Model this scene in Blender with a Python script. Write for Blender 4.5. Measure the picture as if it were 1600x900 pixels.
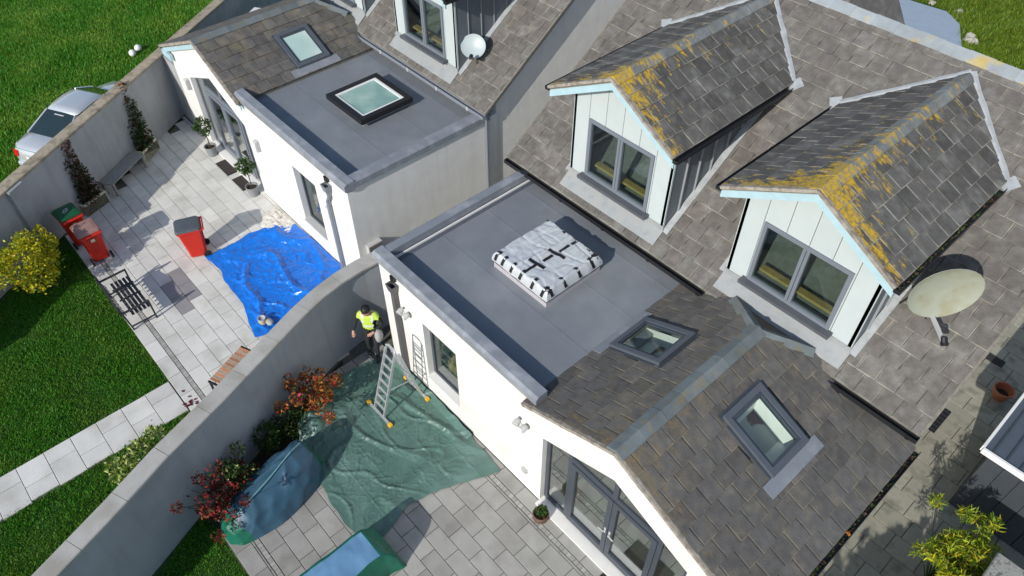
import bpy, bmesh, math, random
import numpy as np
from mathutils import Vector, Matrix, noise
random.seed(7); RNG = np.random.default_rng(7)
rad = math.radians
for o in list(bpy.data.objects): bpy.data.objects.remove(o)
SC = bpy.context.scene
COL = SC.collection

# ------------------------------------------------------------------ camera, sky, sun, exposure
CAM = Vector((0, 0, 14.0))
cam = bpy.data.cameras.new('camera'); camo = bpy.data.objects.new('camera', cam); COL.objects.link(camo)
yaw, pitch, roll, fpx = rad(-47.9846), rad(46.7044), rad(0.0225), 1165.93
fw = Vector((math.sin(yaw)*math.cos(pitch), math.cos(yaw)*math.cos(pitch), -math.sin(pitch)))
rt = Vector((math.cos(yaw), -math.sin(yaw), 0)); up = rt.cross(fw)
rt, up = math.cos(roll)*rt+math.sin(roll)*up, -math.sin(roll)*rt+math.cos(roll)*up
mw = Matrix((rt, up, -fw)).transposed().to_4x4(); mw.translation = CAM
camo.matrix_world = mw
cam.sensor_fit = 'HORIZONTAL'; cam.sensor_width = 36.0; cam.lens = fpx/1600*36; cam.clip_end = 2000; cam.clip_start = .1
SC.camera = camo

SUN_EL, SUN_A = rad(29.5), rad(12.5)          # the sun stands in front of the houses, a little to the right
sund = Vector((math.sin(SUN_A)*math.cos(SUN_EL), -math.cos(SUN_A)*math.cos(SUN_EL), math.sin(SUN_EL)))
w = bpy.data.worlds.new('World'); SC.world = w; w.use_nodes = True
nt = w.node_tree; bg = nt.nodes['Background']
sky = nt.nodes.new('ShaderNodeTexSky'); sky.sky_type = 'NISHITA'; sky.sun_disc = False
sky.sun_elevation = SUN_EL; sky.sun_rotation = math.atan2(sund.x, sund.y)
sky.air_density = 1.0; sky.dust_density = .6; sky.ozone_density = 1.2
nt.links.new(sky.outputs[0], bg.inputs[0]); bg.inputs[1].default_value = .142
sl = bpy.data.lights.new('sun', 'SUN'); sl.energy = 4.05; sl.angle = rad(.5); sl.color = (1, .955, .88)
so = bpy.data.objects.new('sun', sl); COL.objects.link(so); so.location = (0, -20, 30)
so.rotation_euler = (-sund).to_track_quat('-Z', 'Y').to_euler()
SC.view_settings.view_transform = 'Standard'; SC.view_settings.look = 'None'
SC.view_settings.exposure = .12; SC.view_settings.gamma = 1

# ------------------------------------------------------------------ materials
MATS = {}
def mat(name, col, rough=.7, var=.12, scale=6, bump=0, bscale=60, metal=0, spec=.4, rnd=0, col2=None, c2lo=.5, c2hi=.7, c2scale=2.0, detail=5, coat=0, huevar=0, streak=0):
    """procedural Principled: base colour with soft noise variation, a second patchy colour, per-piece variation, fine bump"""
    if name in MATS: return MATS[name]
    m = bpy.data.materials.new(name); m.use_nodes = True; n = m.node_tree; N = n.nodes; L = n.links
    b = N['Principled BSDF']; b.inputs['Roughness'].default_value = rough; b.inputs['Metallic'].default_value = metal
    b.inputs['Specular IOR Level'].default_value = spec; b.inputs['Coat Weight'].default_value = coat
    g = N.new('ShaderNodeNewGeometry')
    def nz(s, d=detail):
        t = N.new('ShaderNodeTexNoise'); t.inputs['Scale'].default_value = s; t.inputs['Detail'].default_value = d
        L.new(g.outputs['Position'], t.inputs['Vector']); return t.outputs['Fac']
    def mr(src, a, b_, c, d):
        t = N.new('ShaderNodeMapRange'); t.inputs[1].default_value = a; t.inputs[2].default_value = b_; t.inputs[3].default_value = c; t.inputs[4].default_value = d
        L.new(src, t.inputs[0]); return t.outputs[0]
    def math_(op, a, b_):
        t = N.new('ShaderNodeMath'); t.operation = op
        for i, s in enumerate((a, b_)):
            if isinstance(s, (int, float)): t.inputs[i].default_value = s
            else: L.new(s, t.inputs[i])
        return t.outputs[0]
    fac = mr(nz(scale), .25, .75, 1-var, 1+var)
    if streak:
        mp = N.new('ShaderNodeMapping'); mp.inputs['Scale'].default_value = (3.2, 3.2, .35); L.new(g.outputs['Position'], mp.inputs[0])
        t = N.new('ShaderNodeTexNoise'); t.inputs['Scale'].default_value = 1.6; t.inputs['Detail'].default_value = 7; t.inputs['Roughness'].default_value = .65; L.new(mp.outputs[0], t.inputs['Vector'])
        fac = math_('MULTIPLY', fac, mr(t.outputs['Fac'], .48, .75, 1, 1-streak))
    r = None
    if rnd:
        oi = N.new('ShaderNodeObjectInfo')
        r = math_('FRACT', math_('ADD', oi.outputs['Random'], math_('MULTIPLY', g.outputs['Random Per Island'], 7.13)), 0)
        fac = math_('MULTIPLY', fac, mr(r, 0, 1, 1-rnd, 1+rnd))
    base = N.new('ShaderNodeMix'); base.data_type = 'RGBA'
    base.inputs[6].default_value = (*col, 1); base.inputs[7].default_value = (*(col2 or col), 1)
    if col2: L.new(mr(nz(c2scale, 8), c2lo, c2hi, 0, 1), base.inputs[0])
    else: base.inputs[0].default_value = 0
    src = base.outputs[2]
    if huevar and r is not None:
        h = N.new('ShaderNodeHueSaturation'); L.new(src, h.inputs['Color'])
        r2 = math_('FRACT', math_('MULTIPLY', r, 13.7), 0)
        L.new(mr(r2, 0, 1, .5-huevar, .5+huevar), h.inputs['Hue']); src = h.outputs[0]
    mul = N.new('ShaderNodeMix'); mul.data_type = 'RGBA'; mul.blend_type = 'MULTIPLY'; mul.inputs[0].default_value = 1
    L.new(src, mul.inputs[6]); cc = N.new('ShaderNodeCombineColor')
    for i in range(3): L.new(fac, cc.inputs[i])
    L.new(cc.outputs[0], mul.inputs[7]); L.new(mul.outputs[2], b.inputs['Base Color'])
    if bump:
        bp = N.new('ShaderNodeBump'); bp.inputs['Strength'].default_value = bump; bp.inputs['Distance'].default_value = .02
        L.new(nz(bscale, 4), bp.inputs['Height']); L.new(bp.outputs[0], b.inputs['Normal'])
    m['out'] = 0; MATS[name] = m; return m
def leafmat(name, col, rnd=.35, hue=.02, trans=.25, rough=.5, **kw):
    if name in MATS: return MATS[name]
    m = mat(name, col, rough, .1, 8, rnd=rnd, huevar=hue, spec=.3, **kw)
    n = m.node_tree; b = n.nodes['Principled BSDF']; out = n.nodes['Material Output']
    t = n.nodes.new('ShaderNodeBsdfTranslucent'); mx = n.nodes.new('ShaderNodeMixShader'); mx.inputs[0].default_value = trans
    src = b.inputs['Base Color'].links[0].from_socket; n.links.new(src, t.inputs[0])
    n.links.new(b.outputs[0], mx.inputs[1]); n.links.new(t.outputs[0], mx.inputs[2]); n.links.new(mx.outputs[0], out.inputs[0])
    return m
def glassmat(name, tint=(.85, .93, .9), refl=(1, 1, 1), ior=1.5, base=.0):
    m = bpy.data.materials.new(name); m.use_nodes = True; n = m.node_tree; N = n.nodes; L = n.links
    N.remove(N['Principled BSDF']); out = N['Material Output']
    tr = N.new('ShaderNodeBsdfTransparent'); tr.inputs[0].default_value = (*tint, 1)
    gl = N.new('ShaderNodeBsdfGlossy'); gl.inputs['Roughness'].default_value = .03; gl.inputs[0].default_value = (*refl, 1)
    fr = N.new('ShaderNodeLayerWeight'); fr.inputs[0].default_value = .5
    pw = N.new('ShaderNodeMath'); pw.operation = 'POWER'; pw.inputs[1].default_value = 4.5; L.new(fr.outputs['Facing'], pw.inputs[0])
    ad = N.new('ShaderNodeMath'); ad.operation = 'ADD'; ad.use_clamp = True; ad.inputs[1].default_value = base+.02; L.new(pw.outputs[0], ad.inputs[0])
    mx = N.new('ShaderNodeMixShader'); L.new(ad.outputs[0], mx.inputs[0]); L.new(tr.outputs[0], mx.inputs[1]); L.new(gl.outputs[0], mx.inputs[2])
    L.new(mx.outputs[0], out.inputs[0]); MATS[name] = m; return m

RENDER = mat('white_render', (.70, .69, .66), .85, .05, 3, .25, 90, streak=.09, col2=(.62, .60, .56), c2lo=.55, c2hi=.85, c2scale=.7)
RENDERC = mat('curved_wall_render', (.345, .36, .38), .85, .07, 1.5, .25, 80, streak=.14, col2=(.29, .30, .315), c2lo=.5, c2hi=.8, c2scale=.6)
RENDERG = mat('garden_wall_render', (.37, .375, .375), .85, .07, 1.5, .25, 80, streak=.18, col2=(.30, .30, .30), c2lo=.5, c2hi=.8, c2scale=.6)
COPING = mat('concrete_coping', (.42, .405, .37), .85, .10, 5, .3, 70, rnd=.06, col2=(.31, .29, .25), c2lo=.5, c2hi=.72, c2scale=2.5)
COPINGB = mat('weathered_brown_coping', (.36, .30, .22), .9, .2, 9, .4, 60, rnd=.08, col2=(.20, .17, .12), c2lo=.5, c2hi=.7, c2scale=4)
MEMB = mat('grey_roof_membrane', (.180, .195, .215), .42, .07, 3.0, .06, 30, col2=(.222, .238, .258), c2lo=.5, c2hi=.72, c2scale=.8)
MEMBD = mat('grey_membrane_trim', (.21, .225, .25), .4, .10, 5, .05, 30, col2=(.29, .305, .33), c2lo=.5, c2hi=.7, c2scale=3)
FILLET = mat('dark_membrane_strip', (.09, .098, .12), .45, .08, 4)
TILE = mat('brown_grey_roof_tile', (.128, .117, .106), .85, .25, 7, .5, 45, rnd=.13, huevar=.015, col2=(.178, .172, .158), c2lo=.5, c2hi=.72, c2scale=3.2)
TILEG = mat('grey_gable_roof_tile', (.105, .100, .094), .85, .28, 6, .5, 45, rnd=.17, huevar=.025, col2=(.158, .134, .10), c2lo=.48, c2hi=.7, c2scale=2.4)
DECK = mat('tile_joint_bed', (.16, .15, .13), .95, .2, 10)
RIDGE = mat('grey_ridge_tile', (.135, .155, .16), .8, .18, 5, .3, 50, rnd=.16, col2=(.20, .165, .09), c2lo=.56, c2hi=.72, c2scale=4)
LEAD = mat('grey_lead_flashing', (.33, .35, .36), .5, .18, 6, .3, 25, col2=(.28, .29, .29), c2lo=.5, c2hi=.75, c2scale=5)
LEADW = mat('pale_lead_apron', (.29, .305, .31), .55, .15, 5, .3, 25, col2=(.27, .265, .25), c2lo=.5, c2hi=.75, c2scale=5)
CLAD = mat('pale_cladding_board', (.44, .49, .495), .55, .03, 3, rnd=.02)
FASCIA = mat('pale_blue_fascia', (.37, .52, .58), .5, .08, 5)
CHEEK = mat('blue_grey_zinc', (.115, .135, .155), .45, .08, 3)
SEAM = mat('zinc_seam', (.24, .26, .28), .4, .05, 4)
VERGE = mat('mortar_verge', (.33, .295, .25), .9, .2, 14, .4, 60, col2=(.20, .17, .14), c2lo=.45, c2hi=.65, c2scale=8)
FRAMEG = mat('blue_grey_window_frame', (.155, .175, .205), .4, .04, 4)
FRAMEV = mat('slate_roof_window_frame', (.085, .097, .115), .4, .05, 4)
FRAMED = mat('dark_grey_door_frame', (.052, .062, .078), .4, .05, 4)
BLACKM = mat('black_plastic', (.012, .012, .014), .45, .1, 8)
GUTTER = mat('black_gutter', (.015, .016, .018), .4, .1, 8)
PIPE = mat('blue_grey_pipe', (.19, .21, .24), .4, .06, 5)
PIPEB = mat('dark_brown_grey_pipe', (.10, .095, .10), .45, .06, 5)
WHITE = mat('white_plastic', (.75, .75, .73), .4, .04, 6)
TRIM = mat('white_trim_board', (.74, .73, .70), .6, .05, 4)
LIGHTG = mat('pale_grey_metal', (.45, .45, .44), .4, .05, 5)
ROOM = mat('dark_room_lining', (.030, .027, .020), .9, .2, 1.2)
ROOML = mat('pale_room_lining', (.70, .71, .67), .9, .08, 1.2)
FLOORIN = mat('room_floor', (.22, .19, .14), .6, .15, 3)
WOOD = mat('yellow_timber', (.42, .27, .09), .6, .15, 8)
SLABB = mat('pale_limestone_slab', (.60, .59, .555), .8, .08, 2.5, .2, 40, rnd=.09, huevar=.006, col2=(.49, .475, .43), c2lo=.48, c2hi=.7, c2scale=1.6)
SLABA = mat('grey_sandstone_slab', (.315, .308, .288), .8, .10, 3, .25, 40, rnd=.14, huevar=.012, col2=(.25, .24, .222), c2lo=.48, c2hi=.7, c2scale=2.0)
SLABD = mat('dark_grey_slab', (.27, .255, .26), .6, .08, 3, .2, 40, rnd=.06)
SLABY = mat('lichened_concrete_slab', (.30, .29, .235), .9, .18, 3, .3, 40, rnd=.10, col2=(.15, .15, .118), c2lo=.5, c2hi=.68, c2scale=3)
JOINT = mat('dark_joint_sand', (.11, .105, .09), .95, .2, 10)
SETT = mat('grey_stone_sett', (.34, .335, .31), .85, .1, 6, .2, 40, rnd=.16)
SOIL = mat('dark_soil', (.035, .028, .02), .95, .3, 6, .5, 30)
GRASSG = mat('lawn_turf', (.028, .085, .008), .95, .35, 3.0, .8, 40, col2=(.016, .05, .006), c2lo=.45, c2hi=.65, c2scale=.8)
BLADE = leafmat('grass_blade', (.078, .25, .016), .32, .03, .3, col2=(.125, .26, .026), c2lo=.46, c2hi=.68, c2scale=.9)
BLADEF = leafmat('field_grass_blade', (.085, .26, .018), .35, .04, .3, col2=(.17, .33, .035), c2lo=.44, c2hi=.64, c2scale=.55)
BLADEY = leafmat('yellowish_rear_grass_blade', (.12, .19, .015), .45, .03, .3)  # rear grass, yellower than the lawn blades
BLUETARP = mat('blue_polythene', (.006, .155, .62), .28, .12, 5, .15, 60, spec=.6)
GREENTARP = mat('grey_green_polythene', (.082, .158, .130), .38, .16, 3, .2, 50, col2=(.115, .20, .175), c2lo=.45, c2hi=.7, c2scale=1.3, spec=.45)
GREENCOV = mat('emerald_cover_fabric', (.010, .125, .078), .42, .15, 5, .2, 40)
BLUECOV = mat('steel_blue_cover_fabric', (.040, .098, .150), .38, .15, 5, .2, 40)
BLUECOVL = mat('sky_blue_cover_fabric', (.13, .26, .42), .4, .08, 4, .15, 40)
SILVERWRAP = mat('silver_grey_wrap', (.55, .57, .59), .27, .03, 6, .1, 30, metal=.2)
KERBLILAC = mat('pale_lilac_kerb', (.42, .40, .42), .6, .04, 5)
RED = mat('red_bin_plastic', (.56, .022, .010), .45, .08, 5)
GREENLID = mat('dark_green_lid', (.010, .085, .035), .45, .25, 6)
GREYLID = mat('slate_grey_lid', (.075, .088, .10), .5, .1, 5)
PINKLID = mat('faded_pink_brown_lid', (.30, .175, .15), .6, .1, 8)
RUBBER = mat('black_rubber', (.012, .012, .012), .8, .1, 10)
ALU = mat('aluminium', (.62, .63, .64), .3, .05, 6, metal=.55)
YELLOW = mat('yellow_plastic_foot', (.72, .42, .02), .45, .1, 8)
TERRA = mat('terracotta', (.36, .13, .065), .8, .15, 10, .2, 40)
CREAM = mat('cream_planter', (.68, .65, .47), .75, .12, 8, col2=(.45, .44, .27), c2lo=.5, c2hi=.72, c2scale=6)
TEAK = mat('weathered_grey_timber', (.27, .27, .25), .8, .15, 12)
SLATOR = mat('orange_brown_slat', (.42, .19, .10), .6, .18, 14, rnd=.25)
SLATPALE = mat('bare_pale_slat', (.36, .26, .18), .7, .12, 14, rnd=.15)
BENCHD = mat('charcoal_slat', (.035, .035, .038), .55, .15, 10)
CARP = mat('silver_car_paint', (.52, .55, .58), .28, .03, 2, metal=.35, coat=.6)
CARGL = mat('dark_car_glass', (.015, .03, .032), .06, .1, 2, spec=.8)
REDL = mat('red_lens', (.5, .01, .01), .2, .05, 5)
POTG = mat('grey_plastic_pot', (.24, .25, .26), .6, .08, 6)
DISHC = mat('weathered_cream_dish', (.31, .325, .265), .45, .08, 3, col2=(.25, .24, .16), c2lo=.5, c2hi=.72, c2scale=3)
DISHG = mat('pale_grey_dish', (.37, .43, .44), .4, .05, 4)
SHEDR = mat('slate_blue_sheet_roof', (.075, .092, .115), .5, .08, 4)
SHEDW = mat('charcoal_shed_board', (.04, .043, .048), .6, .1, 5)
STONE = mat('rough_stone', (.33, .325, .29), .9, .3, 12, .6, 30, col2=(.12, .12, .10), c2lo=.5, c2hi=.62, c2scale=12)
ROCKW = mat('pale_rock', (.36, .345, .30), .9, .2, 8, .5, 20)
BARK = mat('bark', (.07, .045, .03), .9, .25, 12)
MATDARK = mat('dark_coir_mat', (.045, .036, .033), .95, .2, 30)
SKIN = mat('skin', (.50, .27, .19), .55, .05, 8)
HIVIS = mat('hi_vis_yellow_green', (.50, .68, .08), .6, .06, 5)
REFL = mat('reflective_tape', (.68, .70, .66), .35, .05, 8)
DARKCL = mat('black_workwear', (.018, .02, .023), .85, .2, 10)
HAIR = mat('black_hair', (.010, .012, .012), .6, .2, 20)
GREYCL = mat('grey_cloth', (.34, .34, .33), .85, .1, 10)
PANE = glassmat('clear_window_glass', (.78, .86, .84), base=.05)
PANEG = glassmat('green_tinted_glass', (.62, .80, .75), base=.06)
PANED = glassmat('reflective_door_glass', (.72, .80, .77), base=.26)
SKYPANE = mat('pale_green_sky_painted_pane', (.42, .56, .52), .12, .06, 1.5, col2=(.52, .62, .59), c2lo=.45, c2hi=.7, c2scale=1.2, spec=.6)  # opaque green pane; sky reflection and bright shaft painted into its colour
PANEC = glassmat('clear_roof_glass', (.94, .98, .96), base=.03)
PAVEBLUE = mat('blue_grey_patio', (.30, .36, .42), .7, .06, 3)

def lichen_mat(name, xm, y0, amount, basecol, rnd=.26, cols=((.30, .20, .03), (.74, .46, .025)), c2=(.17, .165, .15), thr=(.652, .732)):
    """dark roof tile with orange lichen that clings to the ridge and the front verge of a dormer"""
    m = mat(name, basecol, .85, .24, 7, .5, 45, rnd=rnd, huevar=.012, col2=c2, c2lo=.5, c2hi=.74, c2scale=3)
    n = m.node_tree; N = n.nodes; L = n.links; b = N['Principled BSDF']
    g = N.new('ShaderNodeNewGeometry'); sx = N.new('ShaderNodeSeparateXYZ'); L.new(g.outputs['Position'], sx.inputs[0])
    def M(op, a, c):
        t = N.new('ShaderNodeMath'); t.operation = op
        for i, s in enumerate((a, c)):
            if isinstance(s, (int, float)): t.inputs[i].default_value = s
            elif s is not None: L.new(s, t.inputs[i])
        return t.outputs[0]
    dx = M('ABSOLUTE', M('SUBTRACT', sx.outputs[0], xm), None); dy = M('MAXIMUM', M('SUBTRACT', sx.outputs[1], y0), 0)
    fr = M('POWER', 2.718, M('MULTIPLY', dy, -2.6)); rg = M('MULTIPLY', M('POWER', 2.718, M('MULTIPLY', dx, -2.3)), M('POWER', 2.718, M('MULTIPLY', dy, -.22)))
    bias = M('ADD', M('MULTIPLY', fr, .23*amount), M('MULTIPLY', rg, .31*amount))
    # noise drawn out along the fall of the roof, so the growth runs in streaks
    mp = N.new('ShaderNodeMapping'); mp.inputs['Scale'].default_value = (1.3, 3.6, 1.6); L.new(g.outputs['Position'], mp.inputs[0])
    t = N.new('ShaderNodeTexNoise'); t.inputs['Scale'].default_value = 2.3; t.inputs['Detail'].default_value = 10; t.inputs['Roughness'].default_value = .68
    L.new(mp.outputs[0], t.inputs['Vector'])
    r = N.new('ShaderNodeMapRange'); r.inputs[1].default_value, r.inputs[2].default_value = thr
    L.new(M('ADD', t.outputs['Fac'], bias), r.inputs[0])
    t2 = N.new('ShaderNodeTexNoise'); t2.inputs['Scale'].default_value = 30; L.new(g.outputs['Position'], t2.inputs['Vector'])
    lc = N.new('ShaderNodeMix'); lc.data_type = 'RGBA'; lc.inputs[6].default_value = (*cols[0], 1); lc.inputs[7].default_value = (*cols[1], 1); L.new(t2.outputs['Fac'], lc.inputs[0])
    mx = N.new('ShaderNodeMix'); mx.data_type = 'RGBA'; src = b.inputs['Base Color'].links[0].from_socket
    t3 = N.new('ShaderNodeTexNoise'); t3.inputs['Scale'].default_value = 16; t3.inputs['Detail'].default_value = 4; L.new(g.outputs['Position'], t3.inputs['Vector'])
    r3 = N.new('ShaderNodeMapRange'); r3.inputs[1].default_value = .38; r3.inputs[2].default_value = .56; r3.inputs[3].default_value = .42; r3.inputs[4].default_value = 1; L.new(t3.outputs['Fac'], r3.inputs[0])
    L.new(M('MULTIPLY', r.outputs[0], r3.outputs[0]), mx.inputs[0]); L.new(src, mx.inputs[6]); L.new(lc.outputs[2], mx.inputs[7]); L.new(mx.outputs[2], b.inputs['Base Color'])
    return m

# ------------------------------------------------------------------ mesh helpers
WORG = {}
def V(*a): return Vector(a)
def tag(o, label=None, cat=None, group=None, kind=None):
    if label: o['label'] = label
    if cat: o['category'] = cat
    if group: o['group'] = group
    if kind: o['kind'] = kind
    return o
def thing(name, loc, label, cat, group=None):
    o = bpy.data.objects.new(name, None); COL.objects.link(o); o.location = loc; o.empty_display_size = .2
    WORG[o.name] = Vector(loc); return tag(o, label, cat, group)
class MB:
    """collects shapes in world coordinates; build() links them as one mesh object"""
    def __init__(s, T=None): s.v = []; s.f = []; s.mi = []; s.T = T; s.cur = 0
    def add(s, vs, fs):
        k = len(s.v)
        s.v += [(s.T @ Vector(p)) if s.T else Vector(p) for p in vs]
        s.f += [tuple(i+k for i in f) for f in fs]; s.mi += [s.cur]*len(fs); return s
    def box(s, x0, x1, y0, y1, z0, z1):
        return s.hexa([(x0, y0, z0), (x1, y0, z0), (x1, y1, z0), (x0, y1, z0)], [(x0, y0, z1), (x1, y0, z1), (x1, y1, z1), (x0, y1, z1)])
    def hexa(s, a, b): return s.loft([a, b])
    def loft(s, rings, caps=True, closed=True):
        n = len(rings[0]); vs = [p for r in rings for p in r]; fs = []
        for k in range(len(rings)-1):
            for i in range(n if closed else n-1):
                j = (i+1) % n; fs.append((k*n+i, k*n+j, (k+1)*n+j, (k+1)*n+i))
        if caps: fs += [tuple(reversed(range(n))), tuple((len(rings)-1)*n+i for i in range(n))]
        return s.add(vs, fs)
    def prism(s, poly, d):
        d = Vector(d); return s.loft([[Vector(p) for p in poly], [Vector(p)+d for p in poly]])
    def tube(s, pts, r, n=8, caps=True):
        pts = [Vector(p) for p in pts]; rs = r if isinstance(r, (list, tuple)) else [r]*len(pts); rings = []
        for i, p in enumerate(pts):
            t = (pts[min(i+1, len(pts)-1)]-pts[max(i-1, 0)]).normalized()
            a = Vector((0, 0, 1)) if abs(t.z) < .9 else Vector((1, 0, 0)); u = t.cross(a).normalized(); v = t.cross(u)
            rings.append([p+rs[i]*(math.cos(2*math.pi*k/n)*u+math.sin(2*math.pi*k/n)*v) for k in range(n)])
        return s.loft(rings, caps)
    def bar(s, a, b, wd, ht, upv=(0, 0, 1)):
        a, b = Vector(a), Vector(b); t = (b-a).normalized(); u = Vector(upv).cross(t).normalized()*wd/2; v = t.cross(u).normalized()*ht/2
        q = lambda p: [p-u-v, p+u-v, p+u+v, p-u+v]
        return s.loft([q(a), q(b)])
    def lathe(s, c, prof, n=20, axis=None, squash=1):
        c = Vector(c); z = Vector(axis or (0, 0, 1)).normalized(); x = z.orthogonal().normalized(); y = z.cross(x)
        rings = [[c+z*h+x*(r*math.cos(2*math.pi*k/n))+y*(r*squash*math.sin(2*math.pi*k/n)) for k in range(n)] for r, h in prof]
        return s.loft(rings)
    def ball(s, c, r, n=10, m=7, jit=0):
        c = Vector(c); r = Vector(r) if not isinstance(r, (int, float)) else Vector((r, r, r)); rings = []
        for j in range(1, m):
            a = math.pi*j/m; ring = []
            for k in range(n):
                b = 2*math.pi*k/n; f = 1+random.uniform(-jit, jit)
                ring.append(c+Vector((r.x*math.sin(a)*math.cos(b)*f, r.y*math.sin(a)*math.sin(b)*f, -r.z*math.cos(a)*f)))
            rings.append(ring)
        return s.loft(rings)
    def build(s, name, m, parent=None, smooth=False, fix=True, bevel=0):
        me = bpy.data.meshes.new(name); o = bpy.data.objects.new(name, me); COL.objects.link(o)
        lo = Vector([min(p[i] for p in s.v) for i in range(3)]); hi = Vector([max(p[i] for p in s.v) for i in range(3)])
        org = Vector(((lo.x+hi.x)/2, (lo.y+hi.y)/2, lo.z))
        me.from_pydata([p-org for p in s.v], [], s.f)
        for mm in (m if isinstance(m, (list, tuple)) else [m]): me.materials.append(mm)
        if isinstance(m, (list, tuple)): me.polygons.foreach_set('material_index', s.mi)
        if fix or bevel:
            b = bmesh.new(); b.from_mesh(me)
            if bevel: bmesh.ops.bevel(b, geom=list(b.edges), offset=bevel, segments=1, affect='EDGES', profile=.5)
            bmesh.ops.recalc_face_normals(b, faces=b.faces); b.to_mesh(me); b.free()
        if smooth: me.polygons.foreach_set('use_smooth', [True]*len(me.polygons))
        WORG[o.name] = org
        if parent: o.parent = parent; o.location = org-WORG[parent.name]
        else: o.location = org
        return o
def npmesh(name, verts, tris, m, parent=None, smooth=False, org=(0, 0, 0), mats=None, mi=None, quads=False):
    k = 4 if quads else 3
    me = bpy.data.meshes.new(name); n = len(verts); t = len(tris)
    me.vertices.add(n); me.vertices.foreach_set('co', (np.asarray(verts, dtype=np.float32)-np.array(org, dtype=np.float32)).ravel())
    me.loops.add(t*k); me.loops.foreach_set('vertex_index', np.asarray(tris, dtype=np.int32).ravel())
    me.polygons.add(t); me.polygons.foreach_set('loop_start', np.arange(t, dtype=np.int32)*k); me.polygons.foreach_set('loop_total', np.full(t, k, dtype=np.int32))
    for mm in (mats or [m]): me.materials.append(mm)
    if mi is not None: me.polygons.foreach_set('material_index', np.asarray(mi, dtype=np.int32))
    if smooth: me.polygons.foreach_set('use_smooth', np.ones(t, dtype=bool))
    me.update(); me.validate()
    o = bpy.data.objects.new(name, me); COL.objects.link(o); WORG[o.name] = Vector(org)
    if parent: o.parent = parent; o.location = Vector(org)-WORG[parent.name]
    else: o.location = org
    return o
def clip_poly(poly, planes):
    """clip a 2-D polygon by half planes (a,b,c): keep a*x+b*y<=c"""
    for a, b, c in planes:
        out = []
        for i in range(len(poly)):
            p, q = poly[i], poly[(i+1) % len(poly)]; dp, dq = a*p[0]+b*p[1]-c, a*q[0]+b*q[1]-c
            if dp <= 1e-9: out.append(p)
            if (dp < -1e-9 and dq > 1e-9) or (dp > 1e-9 and dq < -1e-9):
                t = dp/(dp-dq); out.append((p[0]+t*(q[0]-p[0]), p[1]+t*(q[1]-p[1])))
        poly = out
        if len(poly) < 3: return []
    return poly
def area(poly): return abs(sum(poly[i][0]*poly[(i+1) % len(poly)][1]-poly[(i+1) % len(poly)][0]*poly[i][1] for i in range(len(poly))))/2
def halfplane(p, q, inside):
    """half plane through p,q that keeps the point inside"""
    a, b = q[1]-p[1], p[0]-q[0]; c = a*p[0]+b*p[1]
    return (a, b, c) if a*inside[0]+b*inside[1] <= c else (-a, -b, -c)
def rot(x, y, z=0, a=0): return Matrix.Translation((x, y, z)) @ Matrix.Rotation(a, 4, 'Z')
def inpoly(px, py, poly):
    r = np.zeros(len(px), bool); j = len(poly)-1
    for i in range(len(poly)):
        xi, yi = poly[i]; xj, yj = poly[j]
        c = ((yi > py) != (yj > py)) & (px < (xj-xi)*(py-yi)/(yj-yi+1e-12)+xi); r ^= c; j = i
    return r

# ------------------------------------------------------------------ roof tiles: real pieces laid in courses
TW, EX, TL, TT = .352, .345, .415, .022
_tm = {}
TEDGE = mat('pale_worn_tile_edge', (.105, .098, .089), .9, .2, 9, rnd=.15, col2=(.25, .24, .205), c2lo=.38, c2hi=.60, c2scale=3.5)
TEDGEG = mat('dull_worn_tile_edge', (.098, .090, .080), .9, .2, 9, rnd=.15, col2=(.20, .175, .13), c2lo=.42, c2hi=.66, c2scale=3.0)
def edge_for(m): return TEDGEG if 'gable' in m.name else TEDGE
def add_tile(b, bot, n, mi, me_):
    """one tile: slab with a worn pale rim round its top face"""
    k = len(bot); c = sum(bot, Vector())/k
    top = [p+n*(TT-.004) for p in bot]; inn = [p+n*TT+(c-p).normalized()*min(.021, (c-p).length*.3) for p in bot]
    vs = list(bot)+top+inn; b.cur = mi
    b.add(vs, [tuple(reversed(range(k)))]+[(i, (i+1) % k, k+(i+1) % k, k+i) for i in range(k)]+[tuple(range(2*k, 3*k))])
    s0 = len(b.v)-3*k; b.f += [(s0+k+i, s0+k+(i+1) % k, s0+2*k+(i+1) % k, s0+2*k+i) for i in range(k)]; b.mi += [me_]*k
def tile_mesh(matl):
    if matl.name in _tm: return _tm[matl.name]
    b = MB(); h = TW/2-.006
    zt = lambda y: TT*1.15*(1-y/TL)
    add_tile(b, [Vector((x, y, zt(y))) for x, y in ((-h, 0), (h, 0), (h, TL), (-h, TL))], Vector((0, 0, 1)), 0, 1)
    me = bpy.data.meshes.new('roof_tile'); me.from_pydata(b.v, [], b.f); me.materials.append(matl); me.materials.append(edge_for(matl)); me.polygons.foreach_set('material_index', b.mi)
    bm = bmesh.new(); bm.from_mesh(me); bmesh.ops.recalc_face_normals(bm, faces=bm.faces); bm.to_mesh(me); bm.free()
    _tm[matl.name] = me; return me
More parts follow.
